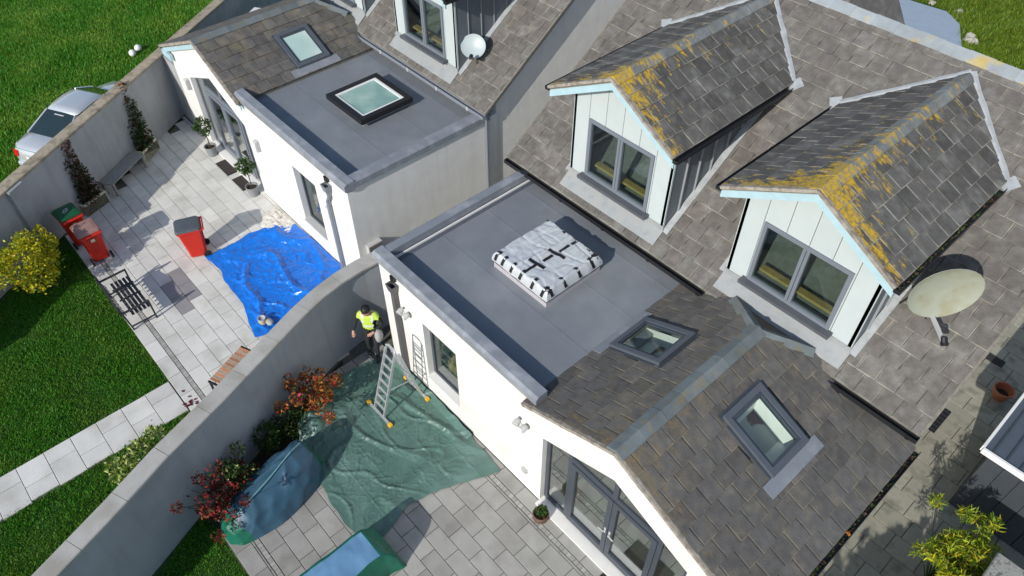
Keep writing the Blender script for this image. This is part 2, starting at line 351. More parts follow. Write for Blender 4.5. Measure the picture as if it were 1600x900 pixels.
def lay_tiles(entries, parent, O, u, v, W, H, matl, planes=(), skip=None, T=None, stag=0):
    O, u, v = Vector(O), Vector(u).normalized(), Vector(v).normalized()
    if T: R3 = T.to_3x3(); O = T @ O; u = R3 @ u; v = R3 @ v
    n = u.cross(v); flip = n.z < 0
    if flip: O = O+u*W; u = -u; n = -n
    pl = []
    for a, b, c in planes: pl.append((-a, b, c-a*W) if flip else (a, b, c))
    pl += [(-1, 0, 0), (1, 0, W), (0, 1, H)]
    k = 0
    while k*EX < H-.05:
        v0 = k*EX; off = (TW/2 if (k+stag) % 2 else 0)
        j = -1
        while j*TW+off < W:
            u0 = j*TW+off; j += 1
            if u0+TW < .03: continue
            rect = [(u0+.006, v0), (u0+TW-.006, v0), (u0+TW-.006, v0+TL), (u0+.006, v0+TL)]
            cut = clip_poly(rect, pl)
            if len(cut) < 3: continue
            ar = area(cut)
            if ar < .012: continue
            cx = sum(p[0] for p in cut)/len(cut); cy = sum(p[1] for p in cut)/len(cut)
            c3 = O+u*cx+v*cy
            if skip and skip(c3): continue
            d = c3-CAM; sz = ar*abs(d.normalized().dot(n))/d.length_squared
            entries.append(dict(p=parent, m=matl, O=O, u=u, v=v, n=n, u0=u0, v0=v0, poly=cut if ar < .985*area(rect) else None, sz=sz))
        k += 1
def tile_ring(e):
    poly = e['poly'] or [(e['u0']+.006, e['v0']), (e['u0']+TW-.006, e['v0']), (e['u0']+TW-.006, e['v0']+TL), (e['u0']+.006, e['v0']+TL)]
    P = lambda q, t: e['O']+e['u']*q[0]+e['v']*q[1]+e['n']*(TT*1.15*(1-(q[1]-e['v0'])/TL)+t)
    return [P(q, 0) for q in poly], [P(q, TT) for q in poly]
def finish_tiles(house, entries, limit=300):
    entries.sort(key=lambda e: -e['sz'])
    for e in entries[:limit]:
        if e['poly']:
            b = MB(); add_tile(b, tile_ring(e)[0], e['n'], 0, 1); b.build('roof_tile', [e['m'], edge_for(e['m'])], e['p'])
        else:
            o = bpy.data.objects.new('roof_tile', tile_mesh(e['m'])); COL.objects.link(o); o.parent = e['p']
            p = e['O']+e['u']*(e['u0']+TW/2)+e['v']*e['v0']+e['n']*random.uniform(-.001, .006)
            o.location = p-WORG[e['p'].name]
            M3 = Matrix((e['u'], e['v'], e['n'])).transposed() @ Matrix.Rotation(random.uniform(-.014, .014), 3, 'Z') @ Matrix.Rotation(random.uniform(-.008, .012), 3, 'X') @ Matrix.Rotation(random.uniform(-.012, .012), 3, 'Y')
            o.rotation_euler = M3.to_euler()
    rest = entries[limit:]
    if rest:
        ms = []
        for e in rest:
            if e['m'] not in ms: ms.append(e['m'])
        b = MB()
        for e in rest: add_tile(b, tile_ring(e)[0], e['n'], ms.index(e['m']), len(ms)+ms.index(e['m']))
        o = b.build('roof_tile_field', ms+[edge_for(m_) for m_ in ms], house); tag(o, kind='stuff')
def ridge_run(parent, a, b, T, matl, half=.15, drop=.5, ln=.46, up=(0, 0, 1), th=.025):
    """a run of separate angled capping tiles from a to b"""
    a, b = Vector(a), Vector(b)
    if T: a, b = T @ a, T @ b
    t = (b-a).normalized(); side = t.cross(Vector(up)).normalized(); nn = side.cross(t).normalized()
    n = max(1, round((b-a).length/ln)); st = (b-a)/n
    for i in range(n):
        p0 = a+st*i+st*.012; p1 = a+st*(i+1)+st*.03; lift = nn*.008*(i % 2)
        def sec(p, l):
            return [p-side*half-nn*half*drop, p+nn*0, p+side*half-nn*half*drop, p+side*half-nn*(half*drop-th), p+nn*(th+.012), p-side*half-nn*(half*drop-th)]
        m = MB(); m.loft([[q+lift for q in sec(p0, 0)], [q+lift for q in sec(p1, 1)]]); m.build('ridge_tile', matl, parent)

# ------------------------------------------------------------------ a bungalow of the mirrored pair
EY, EZ, SL = 9.37, 3.6, .7                 # main eave and pitch
RYY = 14.36; RZZ = EZ+SL*(RYY-EY)
def mz(y): return EZ+SL*(y-EY)
def room(parent, T, x0, x1, y0, y1, z0, z1, m, floor=None):
    b = MB(T); b.add([(x0, y0, z0), (x1, y0, z0), (x1, y1, z0), (x0, y1, z0), (x0, y0, z1), (x1, y0, z1), (x1, y1, z1), (x0, y1, z1)], [(1, 2, 6, 5), (2, 3, 7, 6), (3, 0, 4, 7), (4, 5, 6, 7)])
    o = b.build('room_lining', m, parent, fix=False)
    f = MB(T); f.box(x0, x1, y0, y1, z0-.04, z0); f.build('room_floor', floor or FLOORIN, parent)
def dormer(house, T, xm, entries, tmat, rmat, full=True, boards=True):
    Y0, YV, HW, HE, ZR, K = 9.68, 9.2, 1.3, 1.57, 6.9, .55
    base = mz(Y0)-.05; ze = lambda x: ZR-K*abs(x-xm)
    d = None                                                         # the right cheek is the dormer's body, the left one its part
    for s in ((1, -1) if not T[0][0] < 0 else (-1, 1)):
        b = MB(T); x = xm+s*HW; yb = Y0+(ze(x)-.06-mz(Y0))/SL
        b.prism([(x, Y0, base), (x, yb, ze(x)-.06), (x, Y0, ze(x)-.06)], (-s*.06, 0, 0))
        if d is None: d = b.build('dormer', CHEEK, house)
        else: b.build('cheek', CHEEK, d)
    for s in (-1, 1):                                                # standing seams
        for k in range(1, 6):
            y = Y0+.42*k; zt = ze(xm+HW)-.08; zb = mz(y)
            if zt-zb < .15: continue
            m = MB(T); m.box(xm+s*HW-.02, xm+s*HW+.02+.018*s, y-.012, y+.012, zb, zt); m.build('standing_seam', SEAM, d)
    WX, WZ0, WZ1 = .85, 4.08, 5.47
    xs = [xm-HW-.02+i*(2*HW+.04)/6 for i in range(7)]                # upright boards of the front
    rk = [(K, 1, ZR-.06+K*xm), (-K, 1, ZR-.06-K*xm)]
    for i in range(6):
        a0, a1 = xs[i]+.006, xs[i+1]-.006
        pieces = []
        for (z0, z1, l, r) in ((base, WZ1, -9, xm-WX), (base, WZ1, xm+WX, 99), (WZ1, 9, -99, 99)):
            p = clip_poly([(max(a0, l) if l > -90 else a0, z0), (min(a1, r), z0), (min(a1, r), z1), (max(a0, l) if l > -90 else a0, z1)], rk) if min(a1, r)-max(a0, l if l > -90 else -999) > .02 else []
            if l == -9 and a0 < r: p = clip_poly([(a0, z0), (min(a1, r), z0), (min(a1, r), z1), (a0, z1)], rk) if min(a1, r)-a0 > .02 else []
            if len(p) >= 3 and area(p) > .004: pieces.append(p)
        if pieces:
            m = MB(T)
            for p in pieces: m.prism([(q[0], Y0, q[1]) for q in p], (0, .045, 0))
            m.build('cladding_board', CLAD, d)
    m = MB(T); m.prism([(q[0], Y0+.047, q[1]) for q in clip_poly([(xm-HW+.05, WZ1), (xm+HW-.05, WZ1), (xm+HW-.05, 9), (xm-HW+.05, 9)], rk)], (0, .03, 0))
    m.box(xm-HW+.05, xm-WX, Y0+.047, Y0+.08, base, WZ1); m.box(xm+WX, xm+HW-.05, Y0+.047, Y0+.08, base, WZ1); m.build('sheathing', CHEEK, d)
    f = MB(T); t = .075; yf0, yf1 = Y0-.035, Y0+.06                   # window
    f.box(xm-WX, xm+WX, yf0, yf1, WZ1-t, WZ1); f.box(xm-WX, xm+WX, yf0, yf1, WZ0, WZ0+t)
    for x0, x1 in ((xm-WX, xm-WX+t), (xm-.065, xm-.006), (xm+.006, xm+.065), (xm+WX-t, xm+WX)): f.box(x0, x1, yf0+.002, yf1, WZ0+t, WZ1-t)
    fo = f.build('window_frame', FRAMEG, d)
    for x0, x1 in ((xm-WX+t, xm-.065), (xm+.065, xm+WX-t)):
        g = MB(T); g.box(x0, x1, Y0+.015, Y0+.027, WZ0+t, WZ1-t); g.build('pane', PANE, d)
    m = MB(T); m.box(xm-WX-.09, xm+WX+.09, Y0-.17, Y0-.003, WZ0-.075, WZ0-.004); m.build('sill', mat('dark_sill', (.085, .092, .105), .5, .1, 5), d)
    m = MB(T); m.box(xm-WX+.1, xm+WX-.1, Y0+.16, Y0+.30, WZ0+.16, WZ0+.22); m.build('window_board', WOOD, d)
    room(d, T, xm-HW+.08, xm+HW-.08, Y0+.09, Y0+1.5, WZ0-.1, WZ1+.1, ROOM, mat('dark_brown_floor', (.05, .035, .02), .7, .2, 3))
    for s in (-1, 1):                                                # roof slopes
        xe = xm+s*HE; zE = ZR-K*HE; yb = EY+(zE-EZ)/SL; yr = EY+(ZR-EZ)/SL
        m = MB(T); m.prism([(xe, YV, zE), (xe, yb+.05, zE), (xm, yr+.05, ZR), (xm, YV, ZR)], (0, 0, -.06)); m.build('roof_deck', DECK, d)
        sv = Vector((-s, 0, K)).normalized(); Ln = math.hypot(HE, HE*K)
        cut = halfplane((yb-YV+.22, 0), (yr-YV+.22, Ln), (0, 0))
        lay_tiles(entries, d, (xe, YV, zE+.004), (0, 1, 0), sv, yr-YV+.3, Ln-.03, tmat, [cut], None, T, stag=s > 0)
        m = MB(T); a = Vector((xe-s*.0, YV+.02, zE-.13)); bq = Vector((xm, YV+.02, ZR-.13))   # barge board
        m.prism([a-Vector((0, 0, .09)), bq-Vector((0, 0, .09)), bq+Vector((0, 0, .09)), a+Vector((0, 0, .09))], (0, .04, 0)); m.build('barge_board', FASCIA, d)
        m = MB(T); m.prism([(xe, YV+.06, zE-.13), (xm, YV+.06, ZR-.13), (xm, YV+.06, ZR-.10), (xe, YV+.06, zE-.10)], (0, Y0-YV-.06, 0)); m.build('soffit', FASCIA, d)
        m = MB(T)
        for i in range(8):
            p0 = Vector((xe, YV-.012, zE+.02)).lerp(Vector((xm, YV-.012, ZR+.02)), i/8); p1 = Vector((xe, YV-.012, zE+.02)).lerp(Vector((xm, YV-.012, ZR+.02)), (i+1)/8)
            m.bar(p0, p1, .075+random.uniform(-.012, .012), .055)
        m.build('verge_mortar', VERGE, d)
        gx = xe+s*.045                                                # gutter: a real channel
        m = MB(T); y0g, y1g = YV-.02, yb-.12
        m.box(gx-.055, gx+.055, y0g, y1g, zE-.075, zE-.06); m.box(gx-.055, gx-.043, y0g, y1g, zE-.06, zE+.0); m.box(gx+.043, gx+.055, y0g, y1g, zE-.06, zE+.0); m.box(gx-.043, gx+.043, y0g, y0g+.012, zE-.06, zE)
        m.build('gutter', GUTTER, d)
        a = Vector((xe, yb+.02, zE)); bq = Vector((xm, yr+.02, ZR)); m = MB(T)                 # lead valley, a little crooked
        pts = [a.lerp(bq, i/9)+Vector((random.uniform(-.012, .012), -.01, .055)) for i in range(10)]
        nv = Vector((0, -.42, .9)); rings = []
        for i, p in enumerate(pts):
            t_ = (pts[min(i+1, 9)]-pts[max(i-1, 0)]).normalized(); q_ = nv.cross(t_).normalized()*(.058+random.uniform(-.008, .008)); up_ = t_.cross(q_).normalized()*.012
            rings.append([p-q_-up_, p+q_-up_, p+q_+up_, p+up_*2.2, p-q_+up_])
        m.loft(rings)
        m.bar(a+Vector((s*.16, -.10, .0)), a+Vector((-s*.02, .02, .06)), .26, .02, (0, -.57, .82))
        m.build('lead_valley', LEAD, d)
        m = MB(T)                                                    # flashing along the cheek
        q = [(xm+s*(HW+.01), y, mz(y)+.075) for y in (Y0, yb-.1)]; q2 = [(xm+s*(HW+.14), y, mz(y)+.06) for y in (yb-.1, Y0)]
        m.prism(q+q2, (0, 0, -.02)); m.build('side_flashing', LEAD, d)
    m = MB(T)                                                        # lead apron under the sill
    for i in range(3):
        x0 = xm-HW-.03+i*(2*HW+.06)/3; x1 = xm-HW-.03+(i+1)*(2*HW+.06)/3
        m.prism([(x0, 9.40, mz(9.40)+.055+.004*i), (x1+.01, 9.40, mz(9.40)+.055+.004*i), (x1+.01, Y0-.004, mz(Y0)+.075+.004*i), (x0, Y0-.004, mz(Y0)+.075+.004*i)], (0, 0, -.012))
        m.box(x0, x1, Y0-.022+.003*i, Y0-.004, mz(Y0)+.05, WZ0-.08)
    m.build('lead_apron', LEADW, d)
    ridge_run(d, (xm, YV-.01, ZR+.035), (xm, 14.0, ZR+.035), T, rmat, .15, K, .45)
    return d
def roof_window(house, T, xa, xb, y0, y1, plane, glass, apron=None, lining=ROOML):
    """tilted roof window: xa is the low edge, xb the high edge"""
    def P(x, y, h): return Vector((x, y, plane(x)+h))
    def ring(x0, x1, ya, yb, h): return [P(x0, ya, h), P(x1, ya, h), P(x1, yb, h), P(x0, yb, h)]
    sg = 1 if xb > xa else -1
    b = MB(T); t = .10
    for (x0, x1, ya, yb, e) in ((xa, xa+sg*t, y0, y1, 0), (xb-sg*t, xb, y0, y1, .004), (xa+sg*t, xb-sg*t, y0, y0+t, .002), (xa+sg*t, xb-sg*t, y1-t, y1, .002)):
        b.loft([ring(x0, x1, ya, yb, -.02), ring(x0, x1, ya, yb, .125+e)])
    w_ = b.build('roof_window', FRAMEV, house)
    b = MB(T); t = .13
    for (x0, x1, ya, yb) in ((xa+sg*.1, xa+sg*.15, y0+.1, y1-.1), (xb-sg*.15, xb-sg*.1, y0+.1, y1-.1), (xa+sg*.15, xb-sg*.15, y0+.1, y0+.15), (xa+sg*.15, xb-sg*.15, y1-.15, y1-.1)):
        b.loft([ring(x0, x1, ya, yb, .03), ring(x0, x1, ya, yb, .105)])
    b.build('sash', FRAMED, w_)
    b = MB(T); b.loft([ring(xa+sg*.15, xb-sg*.15, y0+.15, y1-.15, .075), ring(xa+sg*.15, xb-sg*.15, y0+.15, y1-.15, .087)]); b.build('pane', glass, w_)
    b = MB(T); x0, x1, ya, yb = xa+sg*.1, xb-sg*.1, y0+.1, y1-.1
    top = ring(x0, x1, ya, yb, .0); bot = [p-Vector((0, 0, .45)) for p in top]
    k = top+bot; b.add(k, [(0, 1, 5, 4), (1, 2, 6, 5), (2, 3, 7, 6), (3, 0, 4, 7)]); b.build('shaft_lining', lining, w_, fix=False)
    b = MB(T); b.add(bot, [(0, 1, 2, 3)]); b.build('shaft_floor', mat('shaft_floor_mix', (.40, .40, .36), .8, .1, 1, col2=(.13, .075, .05), c2lo=.5, c2hi=.54, c2scale=1.1), w_, fix=False)
    if apron:
        b = MB(T); b.loft([ring(xa-sg*.20, xa+sg*.02, y0-.24, y1+.2, .045), ring(xa-sg*.20, xa+sg*.02, y0-.24, y1+.2, .06)]); b.build('lead_apron', MEMBD, w_)
    b = MB(T)
    b.loft([ring(xa, xb+sg*.06, y0-.05, y0-.005, .035), ring(xa, xb+sg*.06, y0-.05, y0-.005, .055)]); b.loft([ring(xa, xb+sg*.06, y1+.005, y1+.05, .035), ring(xa, xb+sg*.06, y1+.005, y1+.05, .055)])
    b.loft([ring(xb+sg*.005, xb+sg*.07, y0-.05, y1+.05, .035), ring(xb+sg*.005, xb+sg*.07, y0-.05, y1+.05, .057)])
    b.build('flashing', FRAMED, w_)
def bungalow(mir, dy, label, XL, XV, XW, door_mat, gut_mat, pipe_mat, gableZ=0.0):
    T = Matrix(((-1 if mir else 1, 0, 0, -22.5 if mir else 0), (0, 1, 0, dy), (0, 0, 1, 0), (0, 0, 0, 1)))
    X = lambda x: -22.5-x if mir else x
    house = thing('bungalow', (X(-5), 9+dy, 0), label, 'house')
    ent = []
    GX, GZ, KS, GY0, GYB = -3.37, 4.05+gableZ, .445, 5.15, 8.75
    gz = lambda x: GZ-KS*abs(x-GX)
    FY, FT_ = 5.28, 5.53
    ot = lambda x: 3.03-.424*abs(x-GX)
    # front wall of the extension with its openings
    b = MB(T)
    def pc(poly): b.prism([(p[0], FY, p[1]) for p in poly], (0, FT_-FY, 0))
    pc([(XL, 0), (-8.6, 0), (-8.6, 3.3), (XL, 3.3)]); pc([(-8.6, 0), (-7.52, 0), (-7.52, .6), (-8.6, .6)]); pc([(-8.6, 2.42), (-7.52, 2.42), (-7.52, 3.3), (-8.6, 3.3)])
    pc([(-7.52, 0), (-5.02, 0), (-5.02, gz(-5.02)-.09), (-5.3, 3.17), (-7.52, 3.3)])
    pc([(-5.02, ot(-5.02)), (GX, ot(GX)), (GX, GZ-.09), (-5.02, gz(-5.02)-.09)]); pc([(GX, ot(GX)), (-1.72, ot(-1.72)), (-1.72, gz(-1.72)-.09), (GX, GZ-.09)])
    pc([(-1.72, 0), (-.65, 0), (-.65, gz(-.65)-.09), (-1.72, gz(-1.72)-.09)])
    b.box(XL, XL+.25, FT_, 9.8, 0, 3.3); b.box(-.9, -.65, FT_, 9.75, 0, gz(-.65)-.12)
    b.build('wall', RENDER, house)
    # main house walls
    b = MB(T)
    for x in (XW, -.95): b.prism([(x, 9.8, 0), (x, 19, 0), (x, 19, mz(9.8)-.12), (x, RYY, RZZ-.14), (x, 9.8, mz(9.8)-.12)], (.25, 0, 0))
    b.box(XW+.25, -.95, 9.8, 10.0, 0, mz(9.8)-.14); b.box(XW+.25, -.95, 18.8, 19, 0, 3.6)
    b.build('main_wall', RENDER, house)
    # window in the extension
    f = MB(T); y0, y1 = 5.43, 5.50
    f.box(-8.6, -7.52, y0, y1, .66, .73); f.box(-8.6, -7.52, y0, y1, 2.35, 2.42); f.box(-8.6, -8.53, y0+.002, y1, .73, 2.35); f.box(-7.59, -7.52, y0+.002, y1, .73, 2.35)
    wn = f.build('window', FRAMED, house)
    g = MB(T); g.box(-8.53, -7.59, 5.455, 5.467, .73, 2.35); g.build('pane', PANE, wn)
    s = MB(T); s.box(-8.6, -7.52, 5.24, 5.43, .60, .655); s.build('sill', LIGHTG if mir else TRIM, wn)
    room(wn, T, -9.4, -6.8, 5.56, 7.6, .12, 2.7, ROOML)
    b = MB(T); b.box(-8.5, -7.5, 5.75, 6.3, .2, .88); b.build('worktop', WOOD, wn)
    # glazed gable screen
    y0, y1 = 5.40, 5.48
    f = MB(T); tt = .09
    for x in (-4.98, -4.42, -2.34, -1.76):
        f.box(x-.045, x+.045, y0, y1, .06, ot(x)-.03)
    f.box(-4.375, -2.385, y0+.003, y1, 2.17, 2.29); f.box(GX-.05, GX+.05, y0+.002, y1, 2.29, ot(GX)-.06)
    for xa, xb in ((-5.02, GX), (GX, -1.72)):
        f.prism([(xa, y0-.002, ot(xa)-.085), (xb, y0-.002, ot(xb)-.085), (xb, y0-.002, ot(xb)), (xa, y0-.002, ot(xa))], (0, y1-y0, 0))
    f.box(-5.02, -4.465, y0+.001, y1, .06, .15); f.box(-2.295, -1.72, y0+.001, y1, .06, .15)
    scr = f.build('glazed_screen', door_mat, house)
    for xa, xb in ((-4.935, -4.465), (-2.295, -1.805)):
        g = MB(T); g.prism([(xa, 5.43, .15), (xb, 5.43, .15), (xb, 5.43, ot(xb)-.08), (xa, 5.43, ot(xa)-.08)], (0, .012, 0)); g.build('side_pane', PANED, scr)
    for xa, xb in ((-4.375, GX-.05), (GX+.05, -2.385)):
        g = MB(T); g.prism([(xa, 5.43, 2.29), (xb, 5.43, 2.29), (xb, 5.43, ot(xb)-.08), (xa, 5.43, ot(xa)-.08)], (0, .012, 0)); g.build('top_pane', PANED, scr)
    for xa, xb, hs in ((-4.37, GX-.006, 1), (GX+.006, -2.39, 0)):
        l = MB(T); st = .105
        l.box(xa, xb, y0-.02, y1-.01, .08, .27); l.box(xa, xb, y0-.02, y1-.01, 2.05, 2.165); l.box(xa, xa+st, y0-.018, y1-.01, .27, 2.05); l.box(xb-st, xb, y0-.018, y1-.01, .27, 2.05)
        lf = l.build('door_leaf', door_mat, house)
        g = MB(T); g.box(xa+st, xb-st, 5.425, 5.437, .27, 2.05); g.build('pane', PANED, lf)
        h = MB(T); hx = xb-.05 if hs else xa+.05; dx = -1 if hs else 1
        h.tube([(hx, y0-.02, 1.02), (hx, y0-.07, 1.02), (hx+dx*-.13*-1, y0-.07, 1.0)], .013, 6); h.box(hx-.02, hx+.02, y0-.03, y0-.0185, .93, 1.11); h.build('handle', LIGHTG, lf)
    s = MB(T); s.box(-5.02, -1.72, 5.16, y0, 0, .055); s.build('threshold', TRIM, house)
    room(scr, T, -5.6, -1.0, 5.56, 9.2, .05, 3.0, ROOML, mat('pale_room_floor', (.48, .46, .40), .5, .08, 2))
    # flat roof with its kerbs
    DZ = 3.2
    b = MB(T)
    if mir:
        hx0, hx1, hy0, hy1 = -8.3, -7.0, 7.10, 8.35
        b.box(XL+.05, hx0, 5.40, 9.75, DZ-.12, DZ); b.box(hx1, -4.9, 5.40, 9.75, DZ-.12, DZ); b.box(hx0, hx1, 5.40, hy0, DZ-.12, DZ); b.box(hx0, hx1, hy1, 9.75, DZ-.12, DZ)
    else: b.box(XL+.05, -4.9, 5.40, 9.75, DZ-.12, DZ)
    fr = b.build('flat_roof', MEMB, house)
    for nm, pf in (('kerb', [(5.205, 3.27), (5.275, 3.22), (5.47, 3.22), (5.47, 3.475), (5.26, 3.465), (5.205, 3.42)]),):
        b = MB(T); b.loft([[(XL-.07, p[0], p[1]) for p in pf], [(-5.16, p[0], p[1]) for p in pf]]); b.build('kerb', MEMBD, fr)
        b = MB(T); b.loft([[(XL+(p[0]-5.275), 5.475, p[1]-.004) for p in pf], [(XL+(p[0]-5.275), 9.5, p[1]-.004) for p in pf]]); b.build('kerb', MEMBD, fr)
    b = MB(T); b.prism([(XL+.2, 5.474, DZ+.004), (XL+.2, 5.59, DZ+.004), (XL+.2, 5.474, DZ+.12)], (-5.2-XL-.2, 0, 0)); b.build('kerb_fillet', FILLET, fr)
    b = MB(T); b.prism([(XL+.197, 5.6, DZ+.004), (XL+.30, 5.6, DZ+.004), (XL+.197, 5.6, DZ+.12)], (0, 3.85, 0)); b.build('kerb_fillet', FILLET, fr)
    b = MB(T)                                                        # laps in the membrane
    for yy in (6.7, 7.95, 9.05): b.box(XL+.35, -5.3, yy, yy+.05, DZ+.001, DZ+.0045)
    b.build('membrane_lap', MEMB, fr)
    # front gable roof
    gmat = TILEG if mir else lichen_mat('stained_gable_tile', GX, 5.0, .85, (.105, .100, .094), .17, ((.15, .115, .065), (.25, .18, .085)), (.155, .135, .105), (.60, .80))
    for s, xe in ((1, -.41), (-1, -5.42)):
        zE = gz(xe); sv = Vector((-s, 0, KS)).normalized(); Ln = math.hypot(xe-GX, KS*(xe-GX)); yB = 9.72 if s > 0 else 9.5
        wx = (-1.62, -2.72, 7.02, 8.02) if s > 0 else (-5.22, -4.12, 7.10, 8.10)
        if mir and s > 0: wx = None
        xh = GX+s*.82                                                # hip meets the main gutter here
        b = MB(T)
        def sl_(x0, x1, ya, yb_):
            if x1-x0 < .01: return
            b.hexa([(x0, ya, gz(x0)-.07), (x1, ya, gz(x1)-.07), (x1, yb_, gz(x1)-.07), (x0, yb_, gz(x0)-.07)], [(x0, ya, gz(x0)), (x1, ya, gz(x1)), (x1, yb_, gz(x1)), (x0, yb_, gz(x0))])
        lo, hi = min(xe, GX), max(xe, GX)
        if wx:
            wl, wh = min(wx[:2])+.1, max(wx[:2])-.1
            sl_(lo, wl, GY0, GYB); sl_(wh, hi, GY0, GYB); sl_(wl, wh, GY0, wx[2]+.1); sl_(wl, wh, wx[3]-.1, GYB)
        else: sl_(lo, hi, GY0, GYB)
        # behind the ridge end: the piece under the hip
        q = [(xe, GYB), (GX, GYB), (xh, 9.37), (xh, yB) if s > 0 else (xh, 9.5), (xe, yB)]
        b.prism([(p[0], p[1], gz(p[0])) for p in q], (0, 0, -.07))
        rf = b.build('gable_roof', DECK, house)
        uL = yB-GY0; hipc = halfplane((GYB-GY0, Ln), (9.37-GY0, Ln-math.hypot(.82, .82*KS)), (0, 0)); far = [hipc]
        if s < 0: far.append((1, 0, 9.48-GY0))
        sk = None
        if wx:
            xl, xh_, ya, yb2 = min(X(wx[0]), X(wx[1]))+.06, max(X(wx[0]), X(wx[1]))-.06, wx[2]+dy+.03, wx[3]+dy-.03
            sk = lambda c, xl=xl, xh_=xh_, ya=ya, yb2=yb2: xl < c.x < xh_ and ya < c.y < yb2
        lay_tiles(ent, rf, (xe, GY0, zE+.004), (0, 1, 0), sv, uL, Ln-.03, gmat, far, sk, T, stag=s > 0)
        if wx: roof_window(house, T, wx[0], wx[1], wx[2], wx[3], gz, SKYPANE if mir else PANEC, apron=True)
        b = MB(T)
        for i in range(9):
            p0 = Vector((xe, GY0-.015, zE+.0)).lerp(Vector((GX, GY0-.015, GZ+.0)), i/9); p1 = Vector((xe, GY0-.015, zE+.0)).lerp(Vector((GX, GY0-.015, GZ+.0)), (i+1)/9)
            b.bar(p0, p1, .075+random.uniform(-.01, .01), .07)
        b.build('verge_mortar', VERGE, rf)
        b = MB(T); b.prism([(xe, GY0+.03, zE-.22), (GX, GY0+.03, GZ-.22), (GX, GY0+.03, GZ-.05), (xe, GY0+.03, zE-.05)], (0, .035, 0)); b.build('barge_board', FASCIA if mir else TRIM, rf)
        a = Vector((GX, GYB, GZ+.03)); c = Vector((xh, 9.40, gz(xh)+.05))
        ridge_run(rf, a, c, T, RIDGE, .14, .5, .5)
    ridge_run(house, (GX, GY0-.02, GZ+.035), (GX, GYB+.05, GZ+.035), T, RIDGE, .17, KS, .52)
    b = MB(T); b.prism([(GX, GYB, GZ-.01), (GX-.82, 9.40, gz(GX-.82)-.01), (GX+.82, 9.40, gz(GX+.82)-.01)], (0, 0, -.06)); b.build('rear_hip', TILEG, house)
    b = MB(T); gx = -.41+.05                                          # eave gutter of the gable roof
    for (x0, x1, z0, z1) in ((gx-.06, gx+.06, -.09, -.075), (gx-.06, gx-.045, -.075, 0), (gx+.045, gx+.06, -.075, 0)): b.box(x0, x1, GY0-.02, 9.74, gz(-.41)+z0, gz(-.41)+z1)
    b.build('gutter', GUTTER, house)
    if mir:
        b = MB(T); b.box(-.95, -.38, GY0+.0, GY0+.09, gz(-.41)-.30, gz(-.41)-.10); b.build('boxed_eave', FASCIA, house)
    # main roof
    x0, x1 = XV, -.45
    b = MB(T); e0 = 9.30
    b.prism([(x0, e0, mz(e0)-.02), (x0, RYY, RZZ-.02), (x0, 19.4, mz(2*RYY-19.4)-.02), (x0, 19.4, mz(2*RYY-19.4)-.12), (x0, RYY, RZZ-.13), (x0, e0, mz(e0)-.12)], (x1-x0, 0, 0))
    mr_ = b.build('main_roof', DECK, house)
    D = (-7.55, -3.38)
    def skip(c):
        for xm in D:
            if abs(c.x-X(xm)) < 1.22 and c.y > 9.75+dy and c.z < 6.9 and (c.y-dy) < 14.0-abs(c.x-X(xm))*.75: return True
        return False
    Ln = (RYY-e0)*math.hypot(1, SL)
    lay_tiles(ent, mr_, (x0, e0, mz(e0)-.012), (1, 0, 0), (0, 1, SL), x1-x0, Ln-.04, TILE, (), skip, T)
    ridge_run(mr_, (x0, RYY, RZZ+.045), (x1, RYY, RZZ+.045), T, mat('lichened_main_ridge', (.27, .30, .32), .75, .15, 4, .3, 50, rnd=.12, col2=(.42, .33, .12), c2lo=.57, c2hi=.66, c2scale=1.6), .17, SL, .46)
    for xx in (x0-.012, x1+.012):
        b = MB(T)
        for i in range(12):
            p0 = Vector((xx, e0, mz(e0)-.0)).lerp(Vector((xx, RYY, RZZ)), i/12); p1 = Vector((xx, e0, mz(e0)-.0)).lerp(Vector((xx, RYY, RZZ)), (i+1)/12)
            b.bar(p0, p1, .05, .07+random.uniform(-.008, .008))
        b.build('verge_mortar', mat('grey_verge_mortar', (.17, .158, .135), .9, .25, 12, .4, 60), mr_)
    for xa, xb in ((x0-.03, -4.78), (-2.42, x1+.03)):                # main eave gutter, broken where the gable roof comes in
        b = MB(T); yy, zz = 9.255, mz(e0)-.03
        for (a0, a1, z0, z1) in ((-.065, .05, -.09, -.075), (-.065, -.05, -.075, .0), (.038, .05, -.075, .0)): b.box(xa, xb, yy+a0, yy+a1, zz+z0, zz+z1)
        b.box(xa, xa+.012, yy-.05, yy+.038, zz-.075, zz); b.box(xb-.012, xb, yy-.05, yy+.038, zz-.075, zz)
        gt = b.build('gutter', gut_mat, house)
        x = xa+.6
        while x < xb: b = MB(T); b.box(x-.03, x+.03, yy-.075, yy-.066, zz-.1, zz+.01); b.build('bracket', LIGHTG if mir else BLACKM, gt); x += 1.25
    for i, xm in enumerate(D):
        if mir: dm = TILE; rm = RIDGE
        else:
            dm = lichen_mat('lichened_dormer_tile_%d' % i, X(xm), 9.2, (.86, 1.08)[i], (.098, .092, .083)); rm = lichen_mat('lichened_dormer_ridge_%d' % i, X(xm), 9.2, (.65, .85)[i], (.18, .19, .185), .12)
        dormer(house, T, xm, ent, dm, rm)
    # downpipe with hopper
    b = MB(T); hx = -9.42
